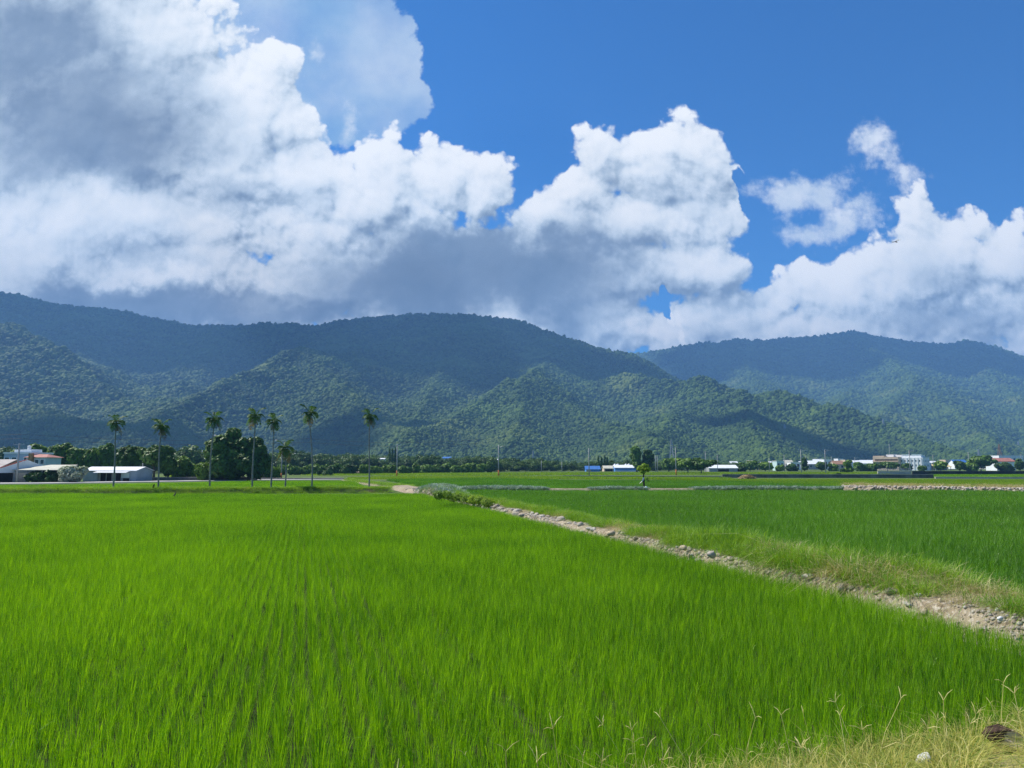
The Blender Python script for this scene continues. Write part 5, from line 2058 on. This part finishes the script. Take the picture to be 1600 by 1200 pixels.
b.part("shade_panel", MB().box(x0, x1 - .2, 3.8, 3.95, 0, ze - .3), m_dkin)  # dark sheet before the back wall, painting in the barn's inner shade

# --- low beige-roofed lean-to
b = B("lean_to", "low open lean-to with a wide beige sloping roof beside the barn", "shed", 22, 97, 754)
w = b.w
zl, zh = b.h(734.5), b.h(727)
mb = MB()
mb.add([(-w / 2, -.8, zl - .05), (w / 2, -.8, zl - .05), (w / 2 - .3, 5, zh), (-w * .12, 5, zh), (-w / 2, -.8, zl + .06), (w / 2, -.8, zl + .06), (w / 2 - .3, 5, zh + .1), (-w * .12, 5, zh + .1)],
       [(0, 3, 2, 1), (4, 5, 6, 7), (0, 1, 5, 4), (1, 2, 6, 5), (2, 3, 7, 6), (3, 0, 4, 7)])
b.part("roof", mb, m_roofbe)
b.part("wall", MB().box(-w * .45, w * .47, 4.2, 4.6, -.3, zh - .15), m_wgrey)
b.part("shade_panel", MB().box(-w * .44, w * .46, 4.0, 4.15, 0, zl), m_dkin)  # dark sheet painting in the shade under the roof
for xx in (-.46, -.2, .1, .45):
    b.part("post", MB().box(w * xx - .07, w * xx + .07, -.5, -.36, -.3, zl - .02), m_wgrey)

# --- farmhouse, two storeys, pale blue
b = B("farmhouse", "two-storey pale blue farmhouse with flat roof and roof shed", "house", 5, 48, 744, Y=150)
w = b.w
z1, z2 = b.h(709), b.h(704)
b.part("wall", MB().box(-w / 2, w / 2, 0, 7, -.3, z1), m_wblue)
b.part("parapet", MB().box(-w / 2 - .12, w / 2 + .12, -.12, 7.12, z1 + .003, z1 + .32), m_wwhite)
b.part("roof_shed", MB().box(-w * .25, w * .36, 1.0, 4.5, z1 + .325, z2 + .3), m_wwhite)
for x_ in (-.38, -.12, .32):
    b.win(w * x_ - .45, w * x_ + .45, z1 - 1.55, z1 - .75)
p = Vector(b.o.location) + Vector((w * .12, 2.4, z2 + .32))
o = empty("water_tank", p, "white water tank on top of the pale blue farmhouse", "water tank")
mb = MB()
mb.tube([(0, 0, .0), (0, 0, .05), (0, 0, .62), (0, 0, .74), (0, 0, .78)], [.30, .33, .33, .22, .04], 14)
mb.build("tank", m_wwhite, o, True)
mb = MB()
mb.tube([(0, 0, .3), (0, 0, .36)], .345, 14)
mb.build("band", m_wgrey, o)
# --- red-roofed annexe
b = B("annexe", "white house with red tiled roof and ochre chimney beside the farmhouse", "house", 40, 71, 744, Y=147)
w = b.w
z1, z2 = b.h(714.5), b.h(709.5)
b.part("wall", MB().box(-w / 2, w / 2, 0, 5, -.3, z1), m_wcyan)
mb = MB()
ov = .4
mb.add([(-w / 2 - ov, -ov, z1), (w / 2 + ov, -ov, z1), (w / 2 + ov, 5 + ov, z1), (-w / 2 - ov, 5 + ov, z1), (-w * .25, 2.5, z2), (w * .2, 2.5, z2)],
       [(0, 1, 5, 4), (1, 2, 5), (2, 3, 4, 5), (3, 0, 4), (0, 3, 2, 1)])
b.part("roof", mb, m_roofr)
for x_ in (.05, .32):
    b.win(w * x_ - .33, w * x_ + .33, z1 - 1.3, z1 - .5, mat=m_glass)
mb = MB()
mb.box(-w * .28, -w * .1, -.7, -.02, -.3, z2 + .15)
b.part("chimney", mb, m_brick)
b = B("hut", "small hut with pale green gable roof among trees behind the white shed", "hut", 139, 152, 745, Y=188)
w = b.w
b.part("wall", gwalls(-w / 2, w / 2, 0, 3, b.h(724), b.h(717.5)), m_wgrey)
b.part("roof", gable(-w / 2, w / 2, 0, 3, b.h(724), b.h(717.5), .3, .08), m_roofgr)
b.part("door", MB().box(-.35, .35, -.05, -.004, 0, 1.9), m_dkin)

def slope_hit(px, py, Y):
    """distance at which a pixel's ray meets the terrain (at least Y)"""
    r = ray(px, py)
    ys = np.linspace(Y, 3600, 600)
    z = HC + r.z / r.y * ys
    t = terrain(r.x / r.y * ys, ys)
    k = np.nonzero(t > z - 1.0)[0]
    return float(ys[k[0]]) if len(k) else Y


# --- small far houses in front of the slopes
def far_house(px0, px1, pyt, pyb, Y, wall, roof, label, flat=False, d=6.0, nwin=2, group=None, rz=0.0, zbase=None):
    if Y == 900 or Y == 800:
        Y = slope_hit((px0 + px1) / 2, pyb, 850)
    zb = at(800, pyb, Y).z
    b = B("house", label, "house", px0, px1, pyb, Y=Y, z=zb, rz=rz, group=group)
    w = b.w
    zt = b.h(pyt)
    if flat:
        b.part("wall", MB().box(-w / 2, w / 2, 0, d, -2.5, zt - .25), wall)
        b.part("roof", MB().box(-w / 2 - .2, w / 2 + .2, -.2, d + .2, zt - .247, zt), roof)
        ze = zt - .3
    else:
        ze = zt * .62
        b.part("wall", gwalls(-w / 2, w / 2, 0, d, ze, zt), wall)
        b.part("roof", gable(-w / 2, w / 2, 0, d, ze + .01, zt + .01, .35, .15), roof)
    for i in range(nwin):
        xc = -w / 2 + w * (i + .5) / nwin
        ww = min(.8, w / nwin * .28)
        b.win(xc - ww, xc + ww, ze * .35, ze * .78)
    return b


FH = [
    (298, 313, 704, 710, 380, m_wblue, m_roofw, "pale blue house far off between the gap bush and the giant tree"),
    (322, 334, 679.5, 682, 900, m_wgrey, m_roofg, "tiny white house high on the slope left of the giant tree"),
    (282, 291, 677, 680, 900, m_wgrey, m_roofbe, "tiny pale house on the slope above the gap beside the shade tree"),
    (426, 437, 687, 690, 800, m_wblue, m_roofg, "tiny bluish house on the slope above the shortest palm"),
    (454, 462, 707, 713, 420, m_wwhite, m_roofw, "small white house just right of the shortest palm crown"),
    (655, 664, 713.5, 718.5, 420, m_wbeige, m_roofw, "small beige house above the tree line right of the cypress trio"),
    (692, 704, 714, 719.5, 420, m_wwhite, m_roofbl, "small white house with bluish roof above the tree line"),
    (761, 777, 717.5, 721, 420, m_wwhite, m_roofw, "flat white shed above the tree line left of the third orange-footed pole"),
    (594, 600, 716, 719.5, 410, m_wwhite, m_roofw, "speck of a white house in the tree line left of the cypress trio"),
]
for a in FH:
    far_house(*a, nwin=1)
# --- sheds with blue walls
b = B("shed", "long shed with bright blue wall under a white roof in the distance", "shed", 961, 997, 736.5, Y=395)
w = b.w
b.part("wall", gwalls(-w / 2, w / 2, 0, 9, b.h(731), b.h(727)), m_wallbl)
b.part("roof", gable(-w / 2, w / 2, 0, 9, b.h(731), b.h(727), .4, .2), m_roofw)
b.part("plinth", MB().box(-w / 2 - .02, w / 2 + .02, -.06, -.003, -.2, b.h(735)), m_wwhite)
b = B("shed", "shed with cream roof and open brownish front left of the blue-walled shed", "shed", 944, 960, 736.5, Y=400)
w = b.w
b.part("wall", gwalls(-w / 2, w / 2, 0, 9, b.h(732), b.h(728)), m_wbeige)
b.part("roof", gable(-w / 2, w / 2, 0, 9, b.h(732), b.h(728), .4, .2), m_roofbe)
b.part("shade_panel", MB().box(-w * .4, w * .3, -.08, -.004, 0, b.h(733)), m_dkin)  # dark panel on the wall in place of inner shade
b = B("house", "low house with deep blue roof and blue wall near the leftmost town pole", "house", 916, 937, 736.5, Y=390)
w = b.w
b.part("wall", gwalls(-w / 2, w / 2, 0, 8, b.h(733.3), b.h(728.5)), m_wallbl)
b.part("roof", gable(-w / 2, w / 2, 0, 8, b.h(733.3), b.h(728.5), .5, .2), m_roofbl)
b.part("wall_base", MB().box(-w / 2 - .02, -w * .15, -.1, -.003, -.2, b.h(733.5)), m_wbeige)
b = B("shed", "long white-roofed grey shed right of the umbrella-shaped tree", "shed", 1108, 1152, 737, Y=380)
w = b.w
b.part("wall", gwalls(-w / 2, w / 2, 0, 9, b.h(731.5), b.h(727)), m_wgrey)
b.part("roof", gable(-w / 2, w / 2, 0, 9, b.h(731.5), b.h(727), .4, .2), m_roofw)
b.part("shade_panel", MB().box(-w * .2, w * .2, -.08, -.004, 0, b.h(733.2)), m_dkin)  # inner shade painted as a dark panel on the wall
for k_, (px, lab) in enumerate(((961, "leftmost of four white roof tanks above the distant sheds"), (965.2, "second from left of the white tanks above the distant sheds"),
                               (978, "third from left of the white tanks, above the blue-walled shed"), (982.4, "rightmost of the four white tanks above the blue-walled shed"))):
    zb = at(800, 729, 408).z
    p = at(px, 729, 408)
    o = empty("water_tank", p, lab, "water tank", "white tanks above the sheds")
    mb = MB()
    mb.tube([(0, 0, 0), (0, 0, .15), (0, 0, 1.1), (0, 0, 1.45), (0, 0, 1.55)], [.55, .72, .72, .45, .08], 12)
    mb.build("tank", m_roofw, o, True)
    mb = MB()
    for a in range(4):
        mb.tube([(math.cos(a * PI / 2) * .5, math.sin(a * PI / 2) * .5, -3.2), (math.cos(a * PI / 2) * .5, math.sin(a * PI / 2) * .5, .05)], .06, 5)
    mb.build("stand", m_galv, o)

# --- town
TOWN = [
    (1214, 1225, 720, 734.5, 470, m_wcyan, m_roofw, "pale green cube-shaped house at the left end of the town", True, 8, 2),
    (1228, 1240, 719, 733, 560, m_wgrey, m_roofbe, "grey house just right of the pale green cube house", False, 8, 2),
    (1236, 1251, 722, 733, 540, m_wwhite, m_roofw, "white flat house left of the first street-lamp pole", True, 8, 2),
    (1186, 1195, 722, 733, 560, m_wwhite, m_roofw, "white house furthest left, half hidden by round trees", False, 8, 1),
    (1170, 1182, 719.5, 733, 600, m_wwhite, m_roofbe, "pale house behind the trees right of the long white shed", False, 8, 1),
    (1263, 1280, 720, 733, 540, m_wgrey, m_roofw, "grey house with broad white roof between the two lamp poles", False, 9, 2),
    (1274, 1288, 717.5, 733, 600, m_wwhite, m_roofw, "white house whose roof shows above the dark round tree", False, 9, 1),
    (1288, 1299, 717.5, 733, 580, m_wwhite, m_roofw, "narrow white house directly behind the second lamp pole", True, 9, 2),
    (1304, 1320, 720, 734, 500, m_wbeige, m_roofb, "beige house with brown tiled roof right of the second lamp pole", False, 9, 2),
    (1321, 1331, 718, 733, 600, m_wbeige, m_roofbe, "cream house behind the loose green tree", True, 9, 1),
    (1331, 1348, 719.5, 732, 600, m_wwhite, m_roofw, "long white roofed house right of the loose green tree", False, 9, 2),
    (1349, 1370, 719, 732, 620, m_wwhite, m_roofw, "white roofed warehouse touching the left of the beige building", False, 12, 1),
    (1492, 1512, 718.5, 732, 600, m_wwhite, m_roofbl, "pale house with blue-grey roof beyond the big white building", False, 9, 1),
    (1562, 1600, 711.5, 730, 640, m_wwhite, m_roofw, "wide white flat-roofed block behind the red-roofed warehouse", True, 14, 4),
    (1252, 1262, 721, 733, 620, m_wwhite, m_roofw, "white house glimpsed between the narrow dark tree and the first lamp pole", False, 9, 1),
    (1204, 1213, 721, 733, 640, m_wgrey, m_roofw, "grey-walled house with white roof just left of the pale green cube house", False, 9, 1),
    (1310, 1318, 716.5, 733, 680, m_wwhite, m_roofw, "white house rising behind the brown tiled roof", True, 9, 1),
    (1456, 1466, 720.5, 732, 640, m_wwhite, m_roofw, "small white house just right of the big white building", False, 9, 1),
    (1143, 1154, 721, 733, 640, m_wgrey, m_roofw, "grey house behind the right end of the long white shed", False, 9, 1),
    (1540, 1552, 716, 731, 680, m_wwhite, m_roofbe, "white house seen between the large dark tree and the red roof", True, 9, 1),
    (1478, 1492, 718, 731, 620, m_wbeige, m_roofbe, "small beige house behind the yellow roof", True, 9, 1),
]
for a in TOWN:
    far_house(*a)
b = B("low_shed", "low open shed with a yellow roof right of the big white building", "shed", 1461, 1486, 733.5, Y=500)
w = b.w
b.part("roof", gable(-w / 2, w / 2, 0, 9, b.h(729.5), b.h(726), .4, .2), m_yell)
b.part("wall", MB().box(-w / 2, w / 2, 5, 8.8, -.2, b.h(729.8)), m_wgrey)
b.part("post", MB().box(-w * .48, -w * .46, .1, .4, -.2, b.h(729.8)), m_wgrey)
b.part("post", MB().box(w * .46, w * .48, .1, .4, -.2, b.h(729.8)), m_wgrey)

# beige building of several storeys, its front turned to the left
b = B("beige_building", "beige two-storey building with stepped flat roof left of the big white one", "building", 1371, 1397, 734, Y=492, rz=-0.80)
w = b.w / 0.70
b.part("wall", MB().box(-w / 2, w / 2, 0, 9, -.3, b.h(714)), m_wbeige)
b.part("roof_room", MB().box(-w / 2, -w * .05, .4, 8, b.h(714) + .003, b.h(712)), m_wbeige)
b.part("window_band", MB().box(-w * .42, w * .48, -.08, -.004, b.h(719.6), b.h(717.6)), m_dkin)
b.part("canopy", MB().box(-w / 2 - .2, w / 2, -.9, -.085, b.h(721.5), b.h(720.8)), m_wbeige)
for i in range(4):
    xc = -w * .36 + i * w * .22
    b.win(xc - .5, xc + .5, b.h(727), b.h(724.5))
# big white building seen over its corner: lit front to the left, shaded side to the right
b = B("white_building", "big white multi-storey building, largest in the town, with blue-grey shaded right side", "building", 1396, 1432, 734, Y=488, rz=-0.80)
w = b.w / 0.70
d = 23 * b.k / 0.72
b.part("wall", MB().box(-w / 2, w / 2, 0, d, -.3, b.h(715)), m_wwhite)
b.part("stair_tower", MB().box(-w / 2 - .3, -w * .30, -.5, 6, -.3, b.h(710)), m_wwhite)
b.part("upper_storey", MB().box(-w * .295, w * .44, 1.4, d * .7, b.h(715) + .003, b.h(710.6)), m_wwhite)
b.part("roof_slab", MB().box(-w * .10, w * .46, 1.2, d * .72, b.h(710.6) + .003, b.h(710)), m_wcyan)
b.part("parapet", MB().box(w * .20, w * .503, d * .45, d + .1, b.h(715) + .004, b.h(714)), m_wcyan)
b.part("low_block", MB().box(w * .12, w * .46, d + .003, d + 6, -.3, b.h(723)), m_wblue)  # pale blue wall colour stands in for the wing's bluish shade
for i in range(8):
    xc = -w * .24 + i * w * .10
    b.part("pilaster", MB().box(xc - .18, xc + .18, -.22, -.003, -.2, b.h(715.6)), m_wwhite)
for i in range(7):
    xc = -w * .19 + i * w * .10
    b.win(xc - .32, xc + .32, b.h(728.5), b.h(725.5))
    b.win(xc - .32, xc + .32, b.h(721.5), b.h(718.5))
for i in range(4):
    yc = d * (.16 + i * .22)
    for za, zb_ in ((722, 719), (729, 726)):
        fr = b.part("window", MB().box(w / 2 + .003, w / 2 + .06, yc - .62, yc + .62, b.h(za) - .08, b.h(zb_) + .08), m_wwhite)
        b.part("pane", MB().box(w / 2 + .063, w / 2 + .09, yc - .5, yc + .5, b.h(za), b.h(zb_)), m_glass, fr)
# red-roofed warehouse at right
b = B("warehouse", "white warehouse with long red roof near the right edge", "warehouse", 1556, 1588, 733.5, Y=470, rz=0.15)
w = b.w
b.part("wall", gwalls(-w / 2, w / 2, 0, 9, b.h(721), b.h(716)), m_wwhite)
b.part("roof", gable(-w / 2, w / 2, 0, 9, b.h(721), b.h(716), .5, .25), m_roofr)
b.part("door", MB().box(-w * .1, w * .05, -.08, -.004, 0, b.h(725.5)), m_wgrey)
b = B("arch_wall", "low white garden wall with dipped tops among the town shrubs", "wall", 1353, 1369, 734.5, Y=460)
w = b.w
mb = MB()
prof = [(-w / 2, -.2), (w / 2, -.2), (w / 2, b.h(729)), (w * .4, b.h(729)), (w * .3, b.h(731)), (0, b.h(731.6)), (-w * .3, b.h(731)), (-w * .4, b.h(729)), (-w / 2, b.h(729))]
mb.prism(prof, 0, .3)
b.part("wall_face", mb, m_wwhite)


# ------------------------------------------------------------------ low walls across the plain
def low_wall(name, label, px0, px1, py0, py1, pyt, mat, capmat, th=0.5, cat="wall"):
    a, c = ground(px0, py0, 0), ground(px1, py1, 0)
    d = c - a
    L_ = d.length
    hgt = (py0 - pyt) / F * a.y
    o = empty(name, a, label, cat, None, math.atan2(d.y, d.x))
    mb = MB().box(0, L_, 0, th, -.2, hgt)
    mb.build("wall_face", mat, o)
    MB().box(-.05, L_ + .05, -.06, th + .06, hgt + .003, hgt + .10).build("coping", capmat, o)
    return o


low_wall("channel_wall", "dark stained concrete channel wall with a pale left end, crossing the right side", 1129, 1459, 746.5, 747.0, 741.5, m_concd, m_conc)
low_wall("channel_wall", "long thin concrete edge with pale top behind the lone field tree", 880, 1128, 744.8, 746.0, 743.3, m_concd, m_pale)
low_wall("channel_wall", "thin dark edge of the farm lane at left, behind the shortest palm", 398, 543, 749.6, 749.0, 747.8, m_concd, m_pale)
low_wall("garden_wall", "low pale wall with wire fence above, in front of the big white building", 1372, 1424, 740.8, 740.8, 736.8, m_pale, m_pale)
low_wall("net_wall", "long low black net-covered wall right of the pale garden wall", 1426, 1760, 741.2, 741.0, 736.4, m_black, m_concd)
low_wall("field_wall", "thin pale bank wall edging the narrow paddy at right", 1462, 1760, 747.6, 748.2, 745.8, m_pale, m_pale)
low_wall("farm_wall", "dark low wall running behind the palms below the giant tree", 210, 402, 751.6, 750.6, 746.6, m_concd, m_conc)
# wire fence over the pale garden wall
a, c = ground(1374, 740.8, 0), ground(1424, 740.8, 0)
o = empty("wire_fence", a + Vector((0, .2, .9)), "grey wire fence standing on the pale garden wall", "fence")
mb = MB()
Lw = c.x - a.x
for i in range(15):
    mb.tube([(Lw * i / 14, 0, 0), (Lw * i / 14, 0, 1.3)], .05, 4)
mb.build("post", m_galv, o)
mb = MB()
for zz in (.3, .65, 1.0, 1.3):
    mb.tube([(0, 0, zz), (Lw, 0, zz)], .025, 4)
for i in range(56):
    mb.tube([(Lw * i / 56, .02, .05), (Lw * (i + 1) / 56, .02, 1.28)], .012, 3)
mb.build("wire", m_galv, o)
# farm lane
m_lane = flat_mat("lane_concrete", (0.42, 0.40, 0.37), 0.9, 0.15, 0.1, 0.3)
poly = [gp(-120, 757.0, 0.0), gp(60, 756.2, 0.0), gp(260, 753.0, 0.0), gp(400, 750.8, 0.0), gp(545, 749.6, 0.0), gp(545, 748.7, 0.0), gp(400, 749.6, 0.0), gp(250, 751.8, 0.0), gp(60, 754.6, 0.0), gp(-120, 755.2, 0.0)]
mb = MB()
mb.add([(x_, y_, 0.10) for x_, y_ in poly] + [(x_, y_, -0.1) for x_, y_ in poly], [tuple(range(10))] + [(i, i + 10, (i + 1) % 10 + 10, (i + 1) % 10) for i in range(10)])
tag(mb.build("road", m_lane), kind="structure")
# straw heap
p = ground(1168, 748.6, 0)
lob = [(0, 0, .3, 1.6, .9, .75), (1.1, .1, .1, 1.0, .8, .5), (-1.2, 0, .1, .9, .7, .45)]
o = link("straw_heap", leaf_cloud("straw_heap", lob, 2600, 0.13, leaf_mat("heap_straw", (0.33, 0.22, 0.10), (0.55, 0.40, 0.20), 0.1, (1, 1, 1), 2.0), 88, shell=.2))
o.location = p
tag(o, "small heap of orange-brown straw before the concrete channel wall", "straw heap")
p = ground(552, 741, 0)
o = link("soil_heap", rock_mesh(320, 3, .55, .15))
o.data.materials.append(m_bank)
o.location = p
o.scale = (4.2, 2.0, 1.9)
tag(o, "pale conical soil heap at the foot of the far tree line", "soil heap")


# ------------------------------------------------------------------ poles
def pole(label, px, pyb, pyt, orange=False, arms=1, lamp=0, tr=False, name="utility_pole", r0=0.17, group=None):
    p = ground(px, pyb, 0)
    H = (pyb - pyt) / F * p.y * 1.01
    rr_ = max(r0, 0.62 * 0.55 / F * p.y)          # far poles keep their real, stout foot
    o = empty(name, p, label, "utility pole" if name == "utility_pole" else "lamp post", group)
    mb = MB()
    mb.tube([(0, 0, -.3), (0, 0, H * .5), (0, 0, H)], [rr_, rr_ * .85, rr_ * .68], 8)
    mb.build("shaft", m_pole, o, True)
    if orange:
        mb = MB()
        mb.tube([(0, 0, -.3), (0, 0, H * .20)], [rr_ * 1.12, rr_ * 1.06], 8)
        mb.build("painted_foot", m_orange, o, True)
    for i in range(arms):
        zz = H - .25 - i * .8
        mb = MB()
        mb.box(-1.0, 1.0, -rr_ - .1, -rr_ + .02, zz - .07, zz + .07)
        for x_ in (-.9, 0.35, .9):
            mb.tube([(x_, -rr_ - .04, zz + .07), (x_, -rr_ - .04, zz + .30)], [.06, .05], 6)
        mb.build("crossarm", m_galv, o)
    if tr:
        mb = MB()
        mb.tube([(.45, 0, H * .78), (.45, 0, H * .78 + .9)], .28, 8)
        mb.build("transformer", m_galv, o)
    if lamp:
        mb = MB()
        mb.tube([(0, 0, H * .90), (lamp * .8, 0, H * .90 + .35), (lamp * 1.7, 0, H * .90 + .55)], [.09, .08, .07], 6)
        la = mb.build("lamp_arm", m_galv, o)
        mb = MB()
        mb.box(min(lamp * 1.6, lamp * 2.5), max(lamp * 1.6, lamp * 2.5), -.22, .22, H * .90 + .46, H * .90 + .68)
        mb.build("lamp_head", m_galv, la)
    return o


pole("dark utility pole in front of the barn with the white gable", 26, 754.5, 694, arms=2)
pole("thin concrete pole with orange foot just left of the shortest palm", 439.5, 748, 705, True, 0)
pole("orange-footed utility pole left of the stone mound", 620, 745.5, 695, True, 1)
pole("orange-footed street-lamp pole farthest from the palms, above the flat white shed", 779, 744.5, 696, True, 0, 1)
pole("slim lamp pole standing before the low blue-roofed house", 920.5, 743, 701, False, 0, 1)
pole("left one of the twin pale posts right of the dark tall tree", 1024.5, 738.5, 712, False, 0)
pole("right one of the twin pale posts right of the dark tall tree", 1027.5, 738.5, 713, False, 0)
pole("orange-footed utility pole left of the umbrella-shaped tree pair", 1056.5, 742.5, 699, True, 1)
pole("pole standing in front of the long white-roofed grey shed", 1121.5, 737.5, 711, False, 1)
pole("pole rising just behind the umbrella-shaped tree", 1103, 738.5, 706, False, 1)
pole("dark pole between round trees left of the pale green house", 1202.5, 736.5, 716, False, 0)
pole("lamp pole at the right corner of the pale green house", 1226, 736.5, 711, False, 0, -1)
pole("first tall lamp pole of the town, right of the white flat house", 1252.5, 740, 703, False, 1, 1, True)
pole("thin pole close right of the first tall town lamp pole", 1260, 735.5, 713, False, 0, -1)
pole("second tall lamp pole of the town, before the narrow white house", 1290.5, 740, 703, False, 1, 1, True)
pole("thin pole left of the brown-roofed house", 1300, 736, 714, False, 0)
pole("low lamp pole above the long white roof behind the loose tree", 1336.5, 735, 715, False, 0, 1)
pole("pole with lamp before the big white building", 1422.5, 740.5, 704, False, 1, 1, True)
pole("thin pole right of the big white building", 1459, 735.5, 711, False, 1)
pole("tall plain pole left of the large dark town tree", 1514.5, 736, 707, False, 0)
pole("pole at the right edge beyond the red-roofed warehouse", 1597, 734.8, 710, False, 1)
pole("tall mast rising behind the beige building", 1391.5, 734.5, 694, False, 0)
pole("grey post in the far paddies left of the low blue-roofed house", 878, 737.5, 722, False, 0)
pole("short grey post in the far paddies nearest the flat white shed", 846, 737.5, 720, False, 0)
pole("wooden pole in the shade tree's shadow left of the second palm", 222, 751, 720, False, 0)


# ------------------------------------------------------------------ lattice towers
def tower(label, px, pyb, pyt, Y, wpx=5.0, mat=None, arms=3, name="pylon", cat="pylon"):
    if pyb < 710:
        Y = slope_hit(px, pyb, 850)
    base = at(px, pyb, Y)
    top = at(px, pyt, Y)
    H = top.z - base.z
    w = wpx / F * Y / 2
    o = empty(name, base, label, cat)
    mb = MB()
    t = max(.16, 0.30 / F * Y)
    lv = 6
    cs = []
    for i in range(lv + 1):
        f = i / lv
        ww = w * (1 - .78 * f)
        cs.append([Vector((sx_ * ww, sy2 * ww, f * H)) for sx_, sy2 in ((-1, -1), (1, -1), (1, 1), (-1, 1))])
    for k_ in range(4):
        mb.tube([cs[0][k_] - Vector((0, 0, 8)), cs[0][k_], cs[-1][k_]], t, 4)
    for i in range(lv):
        for k_ in range(4):
            mb.tube([cs[i][k_], cs[i + 1][(k_ + 1) % 4]], t * .6, 3)
            mb.tube([cs[i + 1][k_], cs[i + 1][(k_ + 1) % 4]], t * .6, 3)
    mb.build("lattice", mat or m_galv, o)
    for i in range(arms):
        zz = H * (.70 + .13 * i)
        mb = MB()
        L_ = w * (1.15 - .2 * i)
        for sx_ in (-1, 1):
            mb.tube([(0, 0, zz + w * .2), (sx_ * L_, 0, zz)], t * .7, 3)
            mb.tube([(0, 0, zz), (sx_ * L_, 0, zz)], t * .7, 3)
        mb.build("crossarm", mat or m_galv, o)
    return o


tower("grey lattice pylon at the hill foot behind the green trees near the twin posts", 1049.5, 712, 687, 800)
tower("distant lattice pylon on the skyline of the right front hill", 1380.5, 668, 655, 1730, 3.6)
tower("faint lattice pylon standing in the shaded hollow of the right front hill", 1226, 674, 663, 1500, 3.6)
tower("brown lattice telecom tower behind the large dark town tree", 1562.5, 716, 694, 900, 5.0, m_roofb, 0, "telecom_tower", "tower")
tower("small pylon at the right edge, on the far spur", 1591.5, 700, 690, 1800, 3.4)
tower("small pylon among the woods left of the telecom tower", 1529.5, 712, 702, 1200, 3.2)
tower("faint pylon at the hill foot behind the third orange-footed pole", 833, 716, 704, 900, 3.0)
tower("faint pylon in the valley left of the first tall palms", 182, 698, 688, 900, 3.0)

# overhead lines at left
m_wire = flat_mat("cable", (0.10, 0.10, 0.10), 0.6, 0.3, 0.05, 1.0)
pa, pb = ground(26, 754.5, 0), ground(620, 745.5, 0)
pole_tops = [Vector((-260, 190, 11.2)), Vector((pa.x - 40, pa.y + 60, 8.6 + 2.6)), Vector((-60, 215, 11.0)), Vector((-10, 222, 11.0))]
mb = MB()
for off in (0, 1.1):
    for q0, q1 in zip(pole_tops[:-1], pole_tops[1:]):
        pts = []
        for i in range(13):
            t = i / 12
            v_ = q0.lerp(q1, t)
            v_.z -= 1.1 * 4 * t * (1 - t) + off
            pts.append(v_)
        mb.tube(pts, 0.035, 4)
tag(mb.build("overhead_cable", m_wire), "thin overhead cables sagging across the left side before the hills", "cable")

# ------------------------------------------------------------------ dragonfly in the air
m_dfly = flat_mat("insect_body", (0.06, 0.045, 0.03), 0.5, 0.3, 0.2, 40.0)
m_wing, gg = mat_new("insect_wing")
tb = gg.node('ShaderNodeBsdfTransparent')
gl_ = principled(gg, (0.20, 0.20, 0.18), 0.3, 0.4)
mx = gg.node('ShaderNodeMixShader')
mx.inputs[0].default_value = 0.55
gg.t.links.new(tb.outputs[0], mx.inputs[1])
gg.t.links.new(gl_.outputs[0], mx.inputs[2])
out(gg, mx)
o = empty("dragonfly", at(1399, 378, 6.2), "dragonfly hovering in the air against the white cloud at right", "dragonfly", rz=0.5)
mb = MB()
mb.tube([(-.050, 0, -.012), (-.030, 0, -.006), (-.008, 0, 0), (.004, 0, .002), (.014, 0, .002), (.018, 0, .002), (.024, 0, .001)], [.0014, .0019, .0024, .0052, .0050, .0026, .0042], 8)
mb.build("body", m_dfly, o, True)
for (x_, L_, sw) in ((.010, .042, .010), (.001, .040, -.008)):
    for sgn in (-1, 1):
        mb = MB()
        mb.add([(x_, 0, .004), (x_ + sw * .5 + .003, sgn * L_ * .5, .009), (x_ + sw, sgn * L_, .011), (x_ + sw - .005, sgn * L_ * .96, .011), (x_ + sw * .5 - .007, sgn * L_ * .5, .009), (x_ - .005, 0, .004)],
               [(0, 1, 2, 3, 4, 5)])
        mb.build("wing", m_wing, o)
